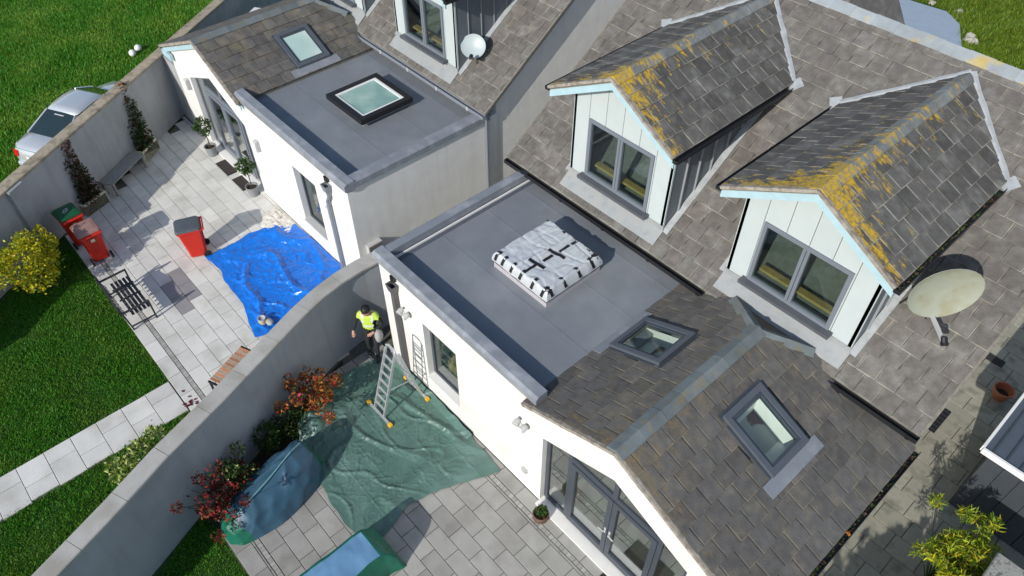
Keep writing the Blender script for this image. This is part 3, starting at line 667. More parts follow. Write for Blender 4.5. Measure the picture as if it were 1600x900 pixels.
    b.add([(hx-.12, 5.10, 2.98), (hx+.12, 5.10, 2.98), (hx+.12, 5.27, 2.98), (hx-.12, 5.27, 2.98), (hx-.08, 5.13, 2.78), (hx+.08, 5.13, 2.78), (hx+.08, 5.27, 2.78), (hx-.08, 5.27, 2.78), (hx-.1, 5.12, 2.98), (hx+.1, 5.12, 2.98), (hx+.1, 5.25, 2.98), (hx-.1, 5.25, 2.98), (hx-.06, 5.15, 2.82), (hx+.06, 5.15, 2.82), (hx+.06, 5.25, 2.82), (hx-.06, 5.25, 2.82)],
          [(0, 1, 5, 4), (1, 2, 6, 5), (2, 3, 7, 6), (3, 0, 4, 7), (4, 5, 6, 7), (0, 8, 9, 1), (1, 9, 10, 2), (2, 10, 11, 3), (3, 11, 8, 0), (8, 12, 13, 9), (9, 13, 14, 10), (10, 14, 15, 11), (11, 15, 12, 8), (12, 15, 14, 13)])
    dp = b.build('downpipe', pipe_mat, house, fix=False)
    b = MB(T)
    if mir: b.tube([(hx, 5.2, 2.80), (hx+.0, 5.2, 2.6), (hx+.12, 5.2, 2.4), (hx+.12, 5.2, .02)], .045, 10)
    else: b.box(hx-.055, hx+.055, 5.155, 5.262, .02, 2.80)
    b.build('pipe', pipe_mat, dp)
    b = MB(T); b.box(hx-.06, hx+.06, 5.2, 5.29, 3.06, 3.2); b.build('outlet_chute', BLACKM, dp)
    finish_tiles(house, ent)
    return house
HA = bungalow(False, 0, 'near white bungalow with two lichened dormers and a wrapped skylight on its flat roof', -9.98, -10.45, -10.2, FRAMED, GUTTER, PIPEB)
HB = bungalow(True, .74, 'far white bungalow with a glass skylight on its flat roof, beside the blue sheet', -10.24, -10.36, -10.20, FRAMEG, PIPE, PIPE, .12)

# ------------------------------------------------------------------ ground, patios, path, yard
b = MB(); b.box(-140, 120, -120, 160, -.30, -.06); tag(b.build('ground', GRASSG), kind='structure')
_sm = {}
def slab_obj(parent, x0, x1, y0, y1, matl, top=0.0, th=.05, gap=.011, name='paving_slab'):
    sx, sy = round(x1-x0-gap, 3), round(y1-y0-gap, 3)
    key = (sx, sy, matl.name, th)
    if key not in _sm:
        c = .006; a, d = sx/2, sy/2
        r = lambda k, z: [(-a+k, -d+k, z), (a-k, -d+k, z), (a-k, d-k, z), (-a+k, d-k, z)]
        m = MB(); m.loft([r(0, -th), r(0, -c), r(c, 0)])
        me = bpy.data.meshes.new(name); me.from_pydata(m.v, [], m.f); me.materials.append(matl)
        bm = bmesh.new(); bm.from_mesh(me); bmesh.ops.recalc_face_normals(bm, faces=bm.faces); bm.to_mesh(me); bm.free(); _sm[key] = me
    o = bpy.data.objects.new(name, _sm[key]); COL.objects.link(o); o.parent = parent
    o.location = Vector(((x0+x1)/2, (y0+y1)/2, top+random.uniform(-.002, .002)))-WORG[parent.name]
    o.rotation_euler = (random.uniform(-.003, .003), random.uniform(-.003, .003), random.uniform(-.002, .002))
    return o
def lay_slabs(parent, x0, x1, y0, y1, px, py, matl, keep=None, special=None, band=(), top=0.0):
    y = y0; k = 0
    while y < y1-.05:
        ye = min(y+py, y1)
        for (b0, b1) in band:
            if b0-.02 <= y < b1: y = b1; ye = min(y+py, y1)
            elif y < b0 < ye: ye = b0
        x = x0-(px/2 if k % 2 else 0)-random.choice((0, .11, .2))
        while x < x1:
            a, c = max(x, x0), min(x+px, x1); x += px
            if c-a < .06: continue
            mx_, my_ = (a+c)/2, (y+ye)/2
            if keep and not keep(mx_, my_): continue
            slab_obj(parent, a, c, y, ye, (special(mx_, my_) if special else None) or matl, top)
        y = ye; k += 1
def setts(parent, x0, x1, y0, rows, top=0.0, s=.098):
    m = MB(); g = .008
    for r in range(rows):
        x = x0+(s/2 if r % 2 else 0)
        while x < x1-s:
            z = top+random.uniform(-.004, .004); m.box(x+g/2, x+s-g/2, y0+r*s+g/2, y0+(r+1)*s-g/2, top-.05, z); x += s
    tag(m.build('sett_band', SETT, parent), kind='stuff')
# curved wall and straight wall lines
CW = [(-7.55, -4.45), (-8.05, -3.2), (-8.44, -2.15), (-8.86, -1.02), (-9.30, .06), (-9.75, 1.41), (-10.05, 2.2), (-10.34, 2.99), (-10.60, 3.68), (-10.78, 4.30), (-10.88, 4.89), (-10.90, 5.35), (-10.88, 5.80)]
def resample(pl, n):
    P = [Vector(p).to_3d() if len(p) == 2 else Vector(p) for p in pl]; d = [0]
    for i in range(1, len(P)): d.append(d[-1]+(P[i]-P[i-1]).length)
    out = []; j = 0
    for k in range(n+1):
        t = d[-1]*k/n
        while j < len(d)-2 and d[j+1] < t: j += 1
        f = (t-d[j])/max(1e-9, d[j+1]-d[j]); out.append(P[j].lerp(P[j+1], min(1, f)))
    return out
def curve_x(y):
    for i in range(len(CW)-1):
        (xa, ya), (xb, yb) = CW[i], CW[i+1]
        if ya <= y <= yb: return xa+(xb-xa)*(y-ya)/(yb-ya)
    return CW[-1][0]
WP0 = Vector((-22.84, 5.99, 0)); WD = Vector((3.52, -5.41, 0)).normalized(); WN = Vector((-WD.y, WD.x, 0))  # WN points to the patio
def wdist(x, y): return (Vector((x, y, 0))-WP0).dot(WN)

b = MB(); b.prism([(-22.9, 6.2, -.10), (-19.6, .97, -.10), (-11.75, .97, -.10), (-10.4, 2.2, -.10), (-11.0, 5.5, -.10), (-11.0, 6.2, -.10)], (0, 0, .068))
PB = tag(b.build('far_patio', JOINT), kind='structure')
dark_slabs = lambda x, y: SLABD if (-16.0 < x < -14.9 and 2.05 < y < 2.75) else None  # block of slabs laid in a darker, smoother grey
lay_slabs(PB, -22.8, -10.5, .98, 6.02, .655, .347, SLABB, lambda x, y: wdist(x, y) > .06 and x < curve_x(y)-.30, dark_slabs, band=((1.30, 1.41),))
setts(PB, -18.9, -11.0, 1.303, 1)
b = MB(); b.box(-9.6, -.2, .12, 5.45, -.10, -.032); b.prism([(-11.0, 5.95, -.10), (-11.0, 4.3, -.10), (-10.55, 2.75, -.10), (-9.605, 2.6, -.10), (-9.605, 5.95, -.10)], (0, 0, .064))
PA = tag(b.build('near_patio', JOINT), kind='structure')
lay_slabs(PA, -10.6, -1.8, .14, 5.27, .62, .347, SLABA, lambda x, y: x > curve_x(y)+.02 and (x < -9.2 or y > .1) and not (x < -9.0 and y < 2.6), None, band=((.53, .64), (4.86, 4.97)))
setts(PA, -8.6, -4.5, .533, 1); setts(PA, -6.9, -1.8, 4.863, 1)
# path: pairs of wide and narrow slabs
b = MB(); b.box(-12.93, -11.88, -7, .97, -.10, -.034); PT = tag(b.build('garden_path', JOINT), kind='structure')
y = .96; k = 0
while y > -5:
    d = .56; j = -12.92+(.62 if k % 2 else .40)
    slab_obj(PT, -12.92+random.uniform(0, .02), j, y-d, y, SLABB, -.004); slab_obj(PT, j, -11.89+random.uniform(-.03, .03), y-d, y, SLABB, -.004); y -= d; k += 1
# side yard
b = MB(); b.box(-.72, 6.5, -2, 40, -.10, -.036); YD = tag(b.build('side_yard', JOINT), kind='structure')
lay_slabs(YD, -.70, 2.6, 5.2, 20.5, .60, .48, SLABY)
# alley between the houses, rear terrace
b = MB(); b.box(-12.4, -9.9, 5.95, 30, -.10, -.02); tag(b.build('alley', SLABY), kind='structure')

# garden beds along the curved wall
b = MB(); pts = [Vector((x+.02, y, 0)) for x, y in CW[4:10]]
b.prism([(p.x, p.y, -.10) for p in pts]+[(-10.2, 4.0, -.10), (-9.55, 2.6, -.10), (-8.95, 1.3, -.10), (-8.75, .15, -.10)], (0, 0, .075)); tag(b.build('planting_bed', SOIL), kind='structure')
b = MB(); b.prism([(-9.6, .1, -.10), (-8.2, .12, -.10), (-6.6, .12, -.10), (-6.3, -3, -.10), (-8.0, -3.2, -.10)], (0, 0, .05)); tag(b.build('near_lawn', GRASSG), kind='structure')

# grass: one mass of real blades
def blades(name, poly, dens, h, m, lab, wd=.011, z=-.055, keep=None):
    P = np.array(poly); lo, hi = P.min(0), P.max(0); n = int((hi-lo).prod()*dens)
    xy = RNG.uniform(lo, hi, (n, 2)); xy = xy[inpoly(xy[:, 0], xy[:, 1], poly)]
    cl = np.array([noise.noise((x*1.3, y*1.3, 0)) for x, y in xy[::1]]) if len(xy) < 120000 else np.sin(xy[:, 0]*2.1+np.sin(xy[:, 1]*1.7)*1.5)*.5
    n = len(xy); a = RNG.uniform(0, 2*np.pi, n); hh = h*RNG.uniform(.5, 1.25, n)*(1+.5*cl); ln = RNG.uniform(.2, .9, n)*hh; la = RNG.uniform(0, 2*np.pi, n)
    v = np.zeros((n, 3, 3), np.float32); w2 = wd*RNG.uniform(.6, 1.4, n)
    v[:, 0, 0] = xy[:, 0]-np.cos(a)*w2; v[:, 0, 1] = xy[:, 1]-np.sin(a)*w2; v[:, 1, 0] = xy[:, 0]+np.cos(a)*w2; v[:, 1, 1] = xy[:, 1]+np.sin(a)*w2
    v[:, :2, 2] = z; v[:, 2, 0] = xy[:, 0]+np.cos(la)*ln; v[:, 2, 1] = xy[:, 1]+np.sin(la)*ln; v[:, 2, 2] = z+hh
    o = npmesh(name, v.reshape(-1, 3), np.arange(3*n).reshape(-1, 3), m, org=(float(P[:, 0].mean()), float(P[:, 1].mean()), 0))
    return tag(o, lab, 'grass', kind='stuff')
blades('field_grass', [(-19.9, -.2), (-23.55, 5.5), (-27.6, 11.8), (-30, 16), (-37, 19), (-41, 9), (-33, 1.5), (-26, -2)], 1300, .11, BLADEF, 'bright green rough grass of the field beyond the long wall', .016)
blades('lawn_grass', [(-19.25, .35), (-18.9, 1.0), (-17.2, 1.02), (-15.5, .99), (-14.2, 1.02), (-12.92, 1.0), (-12.88, -.6), (-12.92, -2), (-12.87, -3), (-12.9, -5), (-15.2, -5.2)], 2600, .055, BLADE, 'mown dark green lawn beside the far patio and the path', .010)
blades('verge_grass', [(-11.93, .95), (-10.35, 1.0), (-9.9, 0), (-8.3, -3.9), (-11.92, -5), (-11.95, -2.4), (-11.90, -1.2)], 2400, .06, BLADE, 'strip of grass between the garden path and the curved wall', .010)
blades('corner_grass', [(-9.5, .1), (-8.7, .12), (-7.3, .11), (-6.7, .11), (-6.9, -1.6), (-8.5, -1.4)], 2400, .055, BLADE, 'dark grass corner between the curved wall and the near patio', .010)
blades('rear_grass', [(-9.6, 31.9), (-8.65, 31.2), (-8.25, 30.2), (-7.4, 28.8), (-5.6, 26.7), (-3, 25.5), (-1, 26), (-2, 34), (-10, 40), (-16, 40), (-14, 31.7), (-10.7, 31.8)], 800, .16, BLADEY, 'yellowish grass behind the near house', .025)

# ------------------------------------------------------------------ garden walls
def coping_run(wall, inner, wd, z0, z1, side, matl, ln):
    pts = resample(inner, 200); L = sum((pts[i+1]-pts[i]).length for i in range(200)); n = max(1, round(L/ln))
    for k in range(n):
        seg = pts[int(200*k/n):int(200*(k+1)/n)+1]; r0, r1 = [], []
        m = MB(); rings = []
        for i, p in enumerate(seg):
            t = (seg[min(i+1, len(seg)-1)]-seg[max(i-1, 0)]).normalized(); q = Vector((-t.y, t.x, 0))*side
            if i == 0: p = p+t*.004
            if i == len(seg)-1: p = p-t*.004
            rings.append([p+Vector((0, 0, z0)), p+q*wd+Vector((0, 0, z0)), p+q*wd+Vector((0, 0, z1-.015)), p+q*(wd-.02)+Vector((0, 0, z1)), p+q*.02+Vector((0, 0, z1)), p+Vector((0, 0, z1-.015))])
        m.loft(rings); m.build('coping_stone', matl, wall)
tw = thing('garden_wall', (-9.8, 1.4, 0), 'curved grey rendered garden wall with stone coping between the two patios', 'wall')
pts = resample(CW, 80); m = MB(); rings = []
for i, p in enumerate(pts):
    t = (pts[min(i+1, 80)]-pts[max(i-1, 0)]).normalized(); q = Vector((-t.y, t.x, 0))
    rings.append([p+q*.05+Vector((0, 0, -.1)), p+q*.31+Vector((0, 0, -.1)), p+q*.31+Vector((0, 0, 2.13)), p+q*.05+Vector((0, 0, 2.13))])
m.loft(rings); m.build('wall', RENDERC, tw); coping_run(tw, CW, .37, 2.13, 2.20, 1, COPING, .98)
lw = thing('boundary_wall', (-21, 3.2, 0), 'long pale rendered boundary wall with brown stone coping beside the silver car', 'wall')
A0 = WP0-WD*8.0; A1 = WP0+WD*13.0
m = MB(); m.prism([A0, A1, A1-WN*.26, A0-WN*.26], (0, 0, 2.13)); m.build('wall', RENDERG, lw)
coping_run(lw, [A1+WN*.04, A0+WN*.04], .36, 2.13, 2.20, 1 if Vector((-(A0-A1).y, (A0-A1).x, 0)).dot(WN) < 0 else -1, COPINGB, .62)
pp = WP0+WD*6.35
m = MB(); m.prism([pp+WN*.002, pp+WD*.42+WN*.002, pp+WD*.42+WN*.09, pp+WN*.09], (0, 0, 2.10)); m.build('pilaster', RENDERG, lw)
m = MB(); m.prism([pp-WD*.03+WN*.045, pp+WD*.45+WN*.045, pp+WD*.45+WN*.14, pp-WD*.03+WN*.14], (0, 0, .05)); 
for v_ in m.v: v_.z += 2.105
m.build('pilaster_cap', LEADW, lw)
gw = MB(); gw.box(-22.86, -21.86, 6.05, 6.20, 0, 2.15); tag(gw.build('side_wall', RENDERG), 'short grey rendered wall closing the gap beside the far house', 'wall')

# ------------------------------------------------------------------ things on the roofs
def tape(m, p, q, wd, lift=.004, n=(0, 0, 1)):
    m.bar(Vector(p)+Vector(n)*lift, Vector(q)+Vector(n)*lift, wd, .006, n)
sk = thing('wrapped_skylight', (-7.49, 7.72, 3.2), 'roof skylight wrapped in silver sheet with black tape on grey flat roof', 'skylight')
m = MB(); m.box(-8.26, -6.73, 6.95, 8.46, 3.2, 3.36); m.build('kerb', KERBLILAC, sk)
m = MB(); m.box(-8.285, -6.705, 6.925, 8.485, 3.36, 3.405); m.build('frame', BLACKM, sk)
def tent(n, k): return max(0, 1-abs(n)*k)
NX, NY = 96, 96; vs, fs = [], []
def wrapz(u, v):
    x, y = -8.30+u*1.61, 6.91+v*1.59; ed = min(u, 1-u, v, 1-v)
    base = 3.41+.20*min(1, ed/.05)**.5 if ed > 0 else 3.405
    f = noise.noise((x*1.1+.2*y, y*.55, 3.1))*.025+tent(noise.noise((x*3.4, y*.5, 1.7)), 5)*.035+tent(noise.noise((x*6.5+y*1.5, y*2.2, 6.7)), 5)*.018-tent(noise.noise((x*1.6-y*1.1, y*3.1, 8.2)), 6)*.02+noise.noise((x*11, y*9, 2))*.010
    return base+.65*f*min(1, ed/.04)
for j in range(NY+1):
    for i in range(NX+1):
        u, v = i/NX, j/NY; x, y = -8.30+u*1.61, 6.91+v*1.59; vs.append((x+noise.noise((x*6, y*6, 4))*.01, y+noise.noise((x*6, y*6, 9))*.01, wrapz(u, v)))
for j in range(NY):
    for i in range(NX): a = j*(NX+1)+i; fs.append((a, a+1, a+NX+2, a+NX+1))
npmesh('silver_sheet', vs, fs, SILVERWRAP, sk, smooth=True, org=(-7.49, 7.72, 3.4), quads=True)
def wz(x, y): return wrapz((x+8.30)/1.61, (y-6.91)/1.59)
def tstrip(a, c, wd=.07):
    a, c = Vector((*a, 0)), Vector((*c, 0)); n = max(2, int((c-a).length/.05)); t = (c-a).normalized(); q = Vector((-t.y, t.x, 0))*wd/2
    L_, R_ = [], []
    for k in range(n+1):
        p = a.lerp(c, k/n)
        def zz(p): return max(wz(min(max(p.x, -8.295), -6.695), min(max(p.y, 6.915), 8.495)), 3.41)+.012
        for s, lst in ((-1, L_), (1, R_)):
            e = p+q*s; lst.append(Vector((e.x, e.y, zz(e))))
    m = MB(); m.loft([[l, r, r-Vector((0, 0, .012)), l-Vector((0, 0, .012))] for l, r in zip(L_, R_)]); m.build('tape_strip', BLACKM, sk)
for x in (-8.18, -7.98, -7.72, -7.46, -7.12, -6.84): tstrip((x, 6.90), (x+.02, 7.06))
for y in (7.05, 7.42, 7.82, 8.2): tstrip((-6.86, y), (-6.68, y+.02))
for x in (-8.2, -7.72, -7.35, -7.0, -6.85): tstrip((x, 8.37), (x-.01, 8.505))
tstrip((-7.42, 7.0), (-7.42, 7.36), .065); tstrip((-7.40, 7.50), (-7.39, 7.74), .065); tstrip((-7.37, 7.92), (-7.36, 8.18), .065); tstrip((-7.35, 8.24), (-7.35, 8.42), .065)
tstrip((-7.62, 7.32), (-7.24, 7.38)); tstrip((-7.56, 7.80), (-7.16, 7.86)); tstrip((-8.26, 6.96), (-8.10, 7.03)); tstrip((-6.88, 6.97), (-6.73, 7.03)); tstrip((-6.86, 8.30), (-6.72, 8.44))
rl = thing('glass_skylight', (-14.9, 8.46, 3.2), 'square glass skylight with thick black frame on far flat roof', 'skylight')
def ringbox(nm, x0, x1, y0, y1, t, z0, z1, ml):
    m = MB(); m.box(x0, x1, y0, y0+t, z0, z1); m.box(x0, x1, y1-t, y1, z0, z1); m.box(x0, x0+t, y0+t, y1-t, z0, z1-.001); m.box(x1-t, x1, y0+t, y1-t, z0, z1-.001); return m.build(nm, ml, rl)
ringbox('kerb', -15.57, -14.17, 7.77, 9.14, .08, 3.2, 3.33, LEADW); ringbox('frame', -15.66, -14.05, 7.66, 9.24, .15, 3.33, 3.46, BLACKM); ringbox('inner_border', -15.51, -14.20, 7.81, 9.09, .07, 3.36, 3.44, WHITE)
m = MB(); m.box(-15.44, -14.27, 7.88, 9.02, 3.405, 3.417); m.build('pane', mat('pale_green_sky_painted_rooflight', (.22, .37, .34), .10, .06, 1.5, col2=(.38, .50, .45), c2lo=.42, c2hi=.66, c2scale=1.4, spec=.6), rl)  # green glass with mirrored sky and bright shaft painted on as solid colour
x0, x1, y0, y1 = -15.46, -14.25, 7.86, 9.06; m = MB(); m.add([(x0, y0, 3.36), (x1, y0, 3.36), (x1, y1, 3.36), (x0, y1, 3.36), (x0, y0, 2.7), (x1, y0, 2.7), (x1, y1, 2.7), (x0, y1, 2.7)], [(0, 1, 5, 4), (1, 2, 6, 5), (2, 3, 7, 6), (3, 0, 4, 7), (4, 5, 6, 7)]); m.build('shaft_lining', WHITE, rl, fix=False)
def dish(loc, aim, r, squash, m_, label, foot, arm=True):
    """offset satellite dish: shallow bowl, back bracket, feed arm with receiver"""
    loc, aim, foot = Vector(loc), Vector(aim).normalized(), Vector(foot)
    t = thing('satellite_dish', foot, label, 'satellite dish', 'roof satellite dishes')
    x = aim.cross(Vector((0, 0, 1))).normalized(); y = x.cross(aim).normalized(); n = 28; rings = []
    prof = [(0.02, 0), (.4, .03), (.75, .10), (1.0, .175), (1.02, .19), (1.0, .155), (.75, .075), (.4, .005), (.02, -.025)]
    for f, h in prof: rings.append([loc+aim*(h*r)+x*(f*r*math.cos(2*math.pi*k/n))+y*(f*r*squash*math.sin(2*math.pi*k/n)) for k in range(n)])
    m = MB(); m.loft(rings); m.build('reflector', m_, t, smooth=True)
    low = loc-y*(r*squash*.97)+aim*.12*r
    m = MB(); m.bar(low-aim*.10*r, low+aim*(.98*r)-y*(.12*r), .05, .05, x); m.build('feed_arm', LIGHTG, t)
    e = low+aim*(1.0*r)-y*(.12*r)
    m = MB(); m.lathe(e, [(.035, -.02), (.05, .02), (.05, .10), (.03, .12)], 10, (loc+y*.0-e)); m.tube([e-x*.05, e+x*.05], .035, 8); m.build('receiver', BLACKM, t)
    m = MB(); bk = loc-aim*.22; m.box(bk.x-.09, bk.x+.09, bk.y-.07, bk.y+.07, bk.z-.11, bk.z+.05); m.tube([bk, foot+Vector((0, 0, .25)), foot], .028, 8); m.tube([foot+Vector((0, 0, .3)), foot+Vector((.25, -.22, -.12))], .015, 6); m.tube([foot+Vector((0, 0, .3)), foot+Vector((-.22, -.22, -.12))], .015, 6); m.build('mount', BLACKM, t)
    return t
dish((-1.42, 10.35, 5.5), (.66, -.60, .03), .555, .95, DISHC, 'large weathered cream satellite dish on the near roof beside the right dormer', (-1.70, 10.85, mz(10.85)+.04))
dish((-13.43, 10.80, 4.55), (.55, -.62, .62), .31, .95, DISHG, 'small pale grey satellite dish on the far roof beside its dormer', (-13.55, 11.0, mz(11.0-.74)+.04))

# ------------------------------------------------------------------ lights and boxes on walls
def flood(x, z, label):
    t = thing('wall_floodlight', (x, 5.2, z), label, 'wall light', 'white floodlights on near wall')
    m = MB(); m.box(x-.05, x+.05, 5.22, 5.278, z-.07, z+.07); m.build('back_plate', WHITE, t)
    for s in (-1, 1):
        m = MB(); m.lathe((x+s*.09, 5.15, z+.02), [(.03, .09), (.06, .05), (.075, -.04), (.07, -.055), (.01, -.05)], 12, (s*.3, 1, .35)); m.build('lamp_head', LIGHTG, t)
    m = MB(); m.ball((x, 5.17, z-.09), .045, 10, 6); m.build('sensor', WHITE, t)
flood(-9.10, 2.36, 'white twin floodlight by the dark downpipe of the near house'); flood(-5.50, 2.31, 'white twin floodlight on near wall below the gable eave')
m = MB(); m.box(-5.53, -5.39, 5.23, 5.278, .60, .72); m.box(-5.50, -5.42, 5.215, 5.231, .62, .70); tag(m.build('outdoor_socket', LIGHTG), 'small grey outdoor socket low on the near white wall', 'socket')
for x, lb in ((-16.86, 'pale oblong wall light beside the far glazed doors'), (-13.26, 'pale oblong wall light between far window and downpipe'), (-21.0, 'pale oblong wall light at the left end of the far house')):
    t = thing('wall_light', (x, 5.95, 1.9), lb, 'wall light', 'pale oblong lights on the far house')
    m = MB(); m.box(x-.075, x+.075, 5.90, 6.018, 1.86, 2.20); m.build('body', LIGHTG, t, bevel=.012)
    m = MB(); m.box(x-.05, x+.05, 5.885, 5.899, 1.92, 2.14); m.build('lens', WHITE, t)
t = thing('meter_cabinet', (-12.2, 6.4, .9), 'brown-grey meter cabinet on the end wall of the far house', 'cabinet')
m = MB(); m.box(-12.258, -12.12, 6.22, 6.62, .85, 1.45); m.build('case', LIGHTG, t); m = MB(); m.box(-12.118, -12.10, 6.24, 6.60, .87, 1.43); m.build('door', mat('brown_grey_door', (.15, .135, .12), .6, .05, 5), t)
m = MB(); m.tube([(-12.2, 10.12, 3.45), (-12.2, 10.12, .3)], .04, 10); dpp = tag(m.build('downpipe', PIPE), 'pale grey downpipe at the corner of the far flat roof', 'downpipe')

# ------------------------------------------------------------------ wheelie bins
def bin_(x, y, a, lidm, label, sticker=True, oval=False):
    T = rot(x, y, 0, a); t = thing('wheelie_bin', (x, y, 0), label, 'wheelie bin', 'red wheelie bins on the far patio')
    m = MB(T)
    def rg(w_, d0, d1, z, c=.04): return [(-w_+c, d0, z), (w_-c, d0, z), (w_, d0+c, z), (w_, d1-c, z), (w_-c, d1, z), (-w_+c, d1, z), (-w_, d1-c, z), (-w_, d0+c, z)]
    m.loft([rg(.20, -.22, .20, .05), rg(.215, -.24, .215, .3), rg(.262, -.31, .27, .90), rg(.275, -.32, .285, .93)]); m.build('body', RED, t)
    m = MB(T); m.loft([rg(.29, -.345, .31, .925), rg(.295, -.35, .315, .955), rg(.285, -.34, .30, .965)]); m.build('rim', RED, t)
    m = MB(T); m.loft([rg(.285, -.355, .27, .967), rg(.29, -.36, .275, .985), rg(.265, -.32, .25, 1.03), rg(.18, -.2, .16, 1.048)]); m.build('lid', lidm, t)
    m = MB(T); m.tube([(-.26, .34, .95), (.26, .34, .95)], .018, 8); m.bar((-.25, .26, .95), (-.25, .35, .95), .03, .04); m.bar((.25, .26, .95), (.25, .35, .95), .03, .04); m.build('handle', RED, t)
    for s in (-1, 1):
        m = MB(T); m.lathe((s*.255, .22, .10), [(.03, -.028), (.1, -.024), (.1, .024), (.03, .028)], 16, (1, 0, 0)); m.build('wheel', RUBBER, t)
    for s in (-.1, 0, .1):
        m = MB(T); m.bar((s, .232, .34), (s, .275, .84), .035, .02, (0, 1, 0)); m.build('rib', RED, t)
    m = MB(T); m.bar((-.10, -.262, .30), (.10, -.262, .30), .02, .02); m.build('grip', BLACKM, t)
    if sticker: m = MB(T); m.box(-.05, .05, .292, .298, .74, .83); m.build('sticker', mat('pale_sticker', (.62, .55, .42), .6, .15, 20), t)
    if oval:
        m = MB(T); m.lathe((0, -.05, 1.0475), [(.10, 0), (.10, .003), (.085, .003), (.085, 0)], 20, squash=.55); m.box(-.05, .05, -.058, -.042, 1.049, 1.0515); m.build('lid_emblem', WHITE, t)
bin_(-18.05, 1.40, rad(-90), PINKLID, 'red wheelie bin with faded pinkish lid, foremost of the pair')
bin_(-19.00, 1.27, rad(-85), GREENLID, 'red wheelie bin with dark green lid against the wall', oval=True)
bin_(-16.42, 3.45, rad(-20), GREYLID, 'red wheelie bin with slate grey lid beside the blue sheet')

# ------------------------------------------------------------------ garden furniture
t = thing('garden_bench', (-15.65, 1.3, 0), 'charcoal slatted garden bench at the edge of the lawn', 'bench')
for i in range(5):
    y = 1.14+.098*i; m = MB(); m.box(-16.34, -14.97, y, y+.068, .415, .44); m.build('seat_slat', BENCHD, t)
for x in (-16.1, -15.65, -15.2): m = MB(); m.box(x-.02, x+.02, 1.10, 1.62, .385, .414); m.build('batten', BENCHD, t)
for x in (-16.36, -14.95):
    m = MB(); m.bar((x, 1.60, 0), (x, 1.60, .62), .04, .04, (1, 0, 0)); m.build('leg', BENCHD, t); m = MB(); m.bar((x, 1.02, 0), (x, .93, .86), .04, .04, (1, 0, 0)); m.build('leg', BENCHD, t)
    m = MB(); m.bar((x, .97, .62), (x, 1.62, .63), .05, .03); m.build('armrest', BENCHD, t); m = MB(); m.bar((x, 1.0, .12), (x, 1.6, .12), .03, .03); m.build('stretcher', BENCHD, t)
pts = [Vector((-16.36+1.41*i/10, .93, .72+.15*math.sin(math.pi*i/10))) for i in range(11)]
m = MB(); m.loft([[p+Vector((0, -.02, -.14)), p+Vector((0, .02, -.14)), p+Vector((0, .0, .02)), p+Vector((0, -.04, .02))] for p in pts]); m.build('top_rail', BENCHD, t)
for i in range(9): x = -16.25+.15*i; m = MB(); m.bar((x, 1.03, .44), (x, .94, .70), .05, .014, (0, 1, 0)); m.build('back_slat', BENCHD, t)
t = thing('timber_bench', (-11.95, 2.2, 0), 'worn orange-brown slatted bench half hidden behind the curved wall', 'bench')
T = Matrix.Translation((-11.90, 2.22, 0)) @ Matrix.Rotation(rad(22), 4, 'Z')
for i in range(13):
    y = -.52+.08*i; m = MB(T); m.box(-.24, .26, y, y+.062, .43, .455); m.build('seat_slat', SLATOR if i % 2 == 0 else SLATPALE, t)
for y in (-.56, .54):
    m = MB(T); m.bar((-.22, y, 0), (-.22, y, .43), .04, .04, (0, 1, 0)); m.build('leg', BLACKM, t); m = MB(T); m.bar((.24, y, 0), (.24, y, .43), .04, .04, (0, 1, 0)); m.build('leg', BLACKM, t); m = MB(T); m.bar((-.26, y, .40), (.28, y, .40), .04, .05); m.build('seat_bearer', BLACKM, t)
t = thing('garden_table', (-20.75, 3.25, 0), 'low weathered grey timber table standing between the two wall planters', 'table')
T = Matrix.Translation((-20.76, 3.26, 0)) @ Matrix.Rotation(math.atan2(WD.y, WD.x), 4, 'Z')
for i in range(3): m = MB(T); m.box(-.76, .76, -.22+.15*i, -.22+.15*i+.142, .42, .45); m.build('top_board', TEAK, t)
for x in (-.70, .70):
    for y in (-.18, .18): m = MB(T); m.box(x-.03, x+.03, y-.03, y+.03, 0, .42); m.build('leg', TEAK, t)
m = MB(T); m.box(-.70, .70, -.19, -.17, .34, .42); m.build('apron', TEAK, t)

# ------------------------------------------------------------------ plants
def leaves(name, blobs, size, mats, parent, asp=.5, shell=.55, droop=0):
    vs = []; n = 0; org = np.array(blobs[0][0], float)
    for c, r, k in blobs:
        d = RNG.normal(size=(k, 3)); d /= np.linalg.norm(d, axis=1)[:, None]; rr = RNG.uniform(shell, 1.0, k)**.6*(1+.12*RNG.normal(size=k))
        p = np.array(c)+d*np.array(r)*rr[:, None]
        ax = RNG.normal(size=(k, 3))+d*1.2; ax[:, 2] += .3-droop; ax /= np.linalg.norm(ax, axis=1)[:, None]
        sd = np.cross(ax, RNG.normal(size=(k, 3))); sd /= np.linalg.norm(sd, axis=1)[:, None]; nn = np.cross(ax, sd)
        s = size*RNG.uniform(.6, 1.35, k)[:, None]
        q = np.stack([p-ax*s*.5, p+sd*s*asp*.5+nn*s*.08, p+ax*s*.5, p-sd*s*asp*.5+nn*s*.08], 1); vs.append(q.reshape(-1, 3)); n += k
    v = np.concatenate(vs); f = np.arange(4*n).reshape(-1, 4)
    return npmesh(name, v, f, None, parent, org=tuple(org), mats=mats, mi=RNG.integers(0, len(mats), n), quads=True)
def stems(parent, base, tips, r=.012, m_=BARK):
    m = MB(); base = Vector(base)
    for tp in tips:
        tp = Vector(tp); md = base.lerp(tp, .55)+Vector((random.uniform(-.05, .05), random.uniform(-.05, .05), .05)); m.tube([base, md, tp], [r, r*.7, r*.3], 5)
    m.build('stem', m_, parent)
def shrub(loc, label, blobs, size, mats, cat='shrub', asp=.5, group=None, name='shrub', shell=.55):
    t = thing(name, loc, label, cat, group)
    stems(t, loc, [Vector(c) for c, r, k in blobs]); leaves('foliage', blobs, size, mats, t, asp, shell); return t
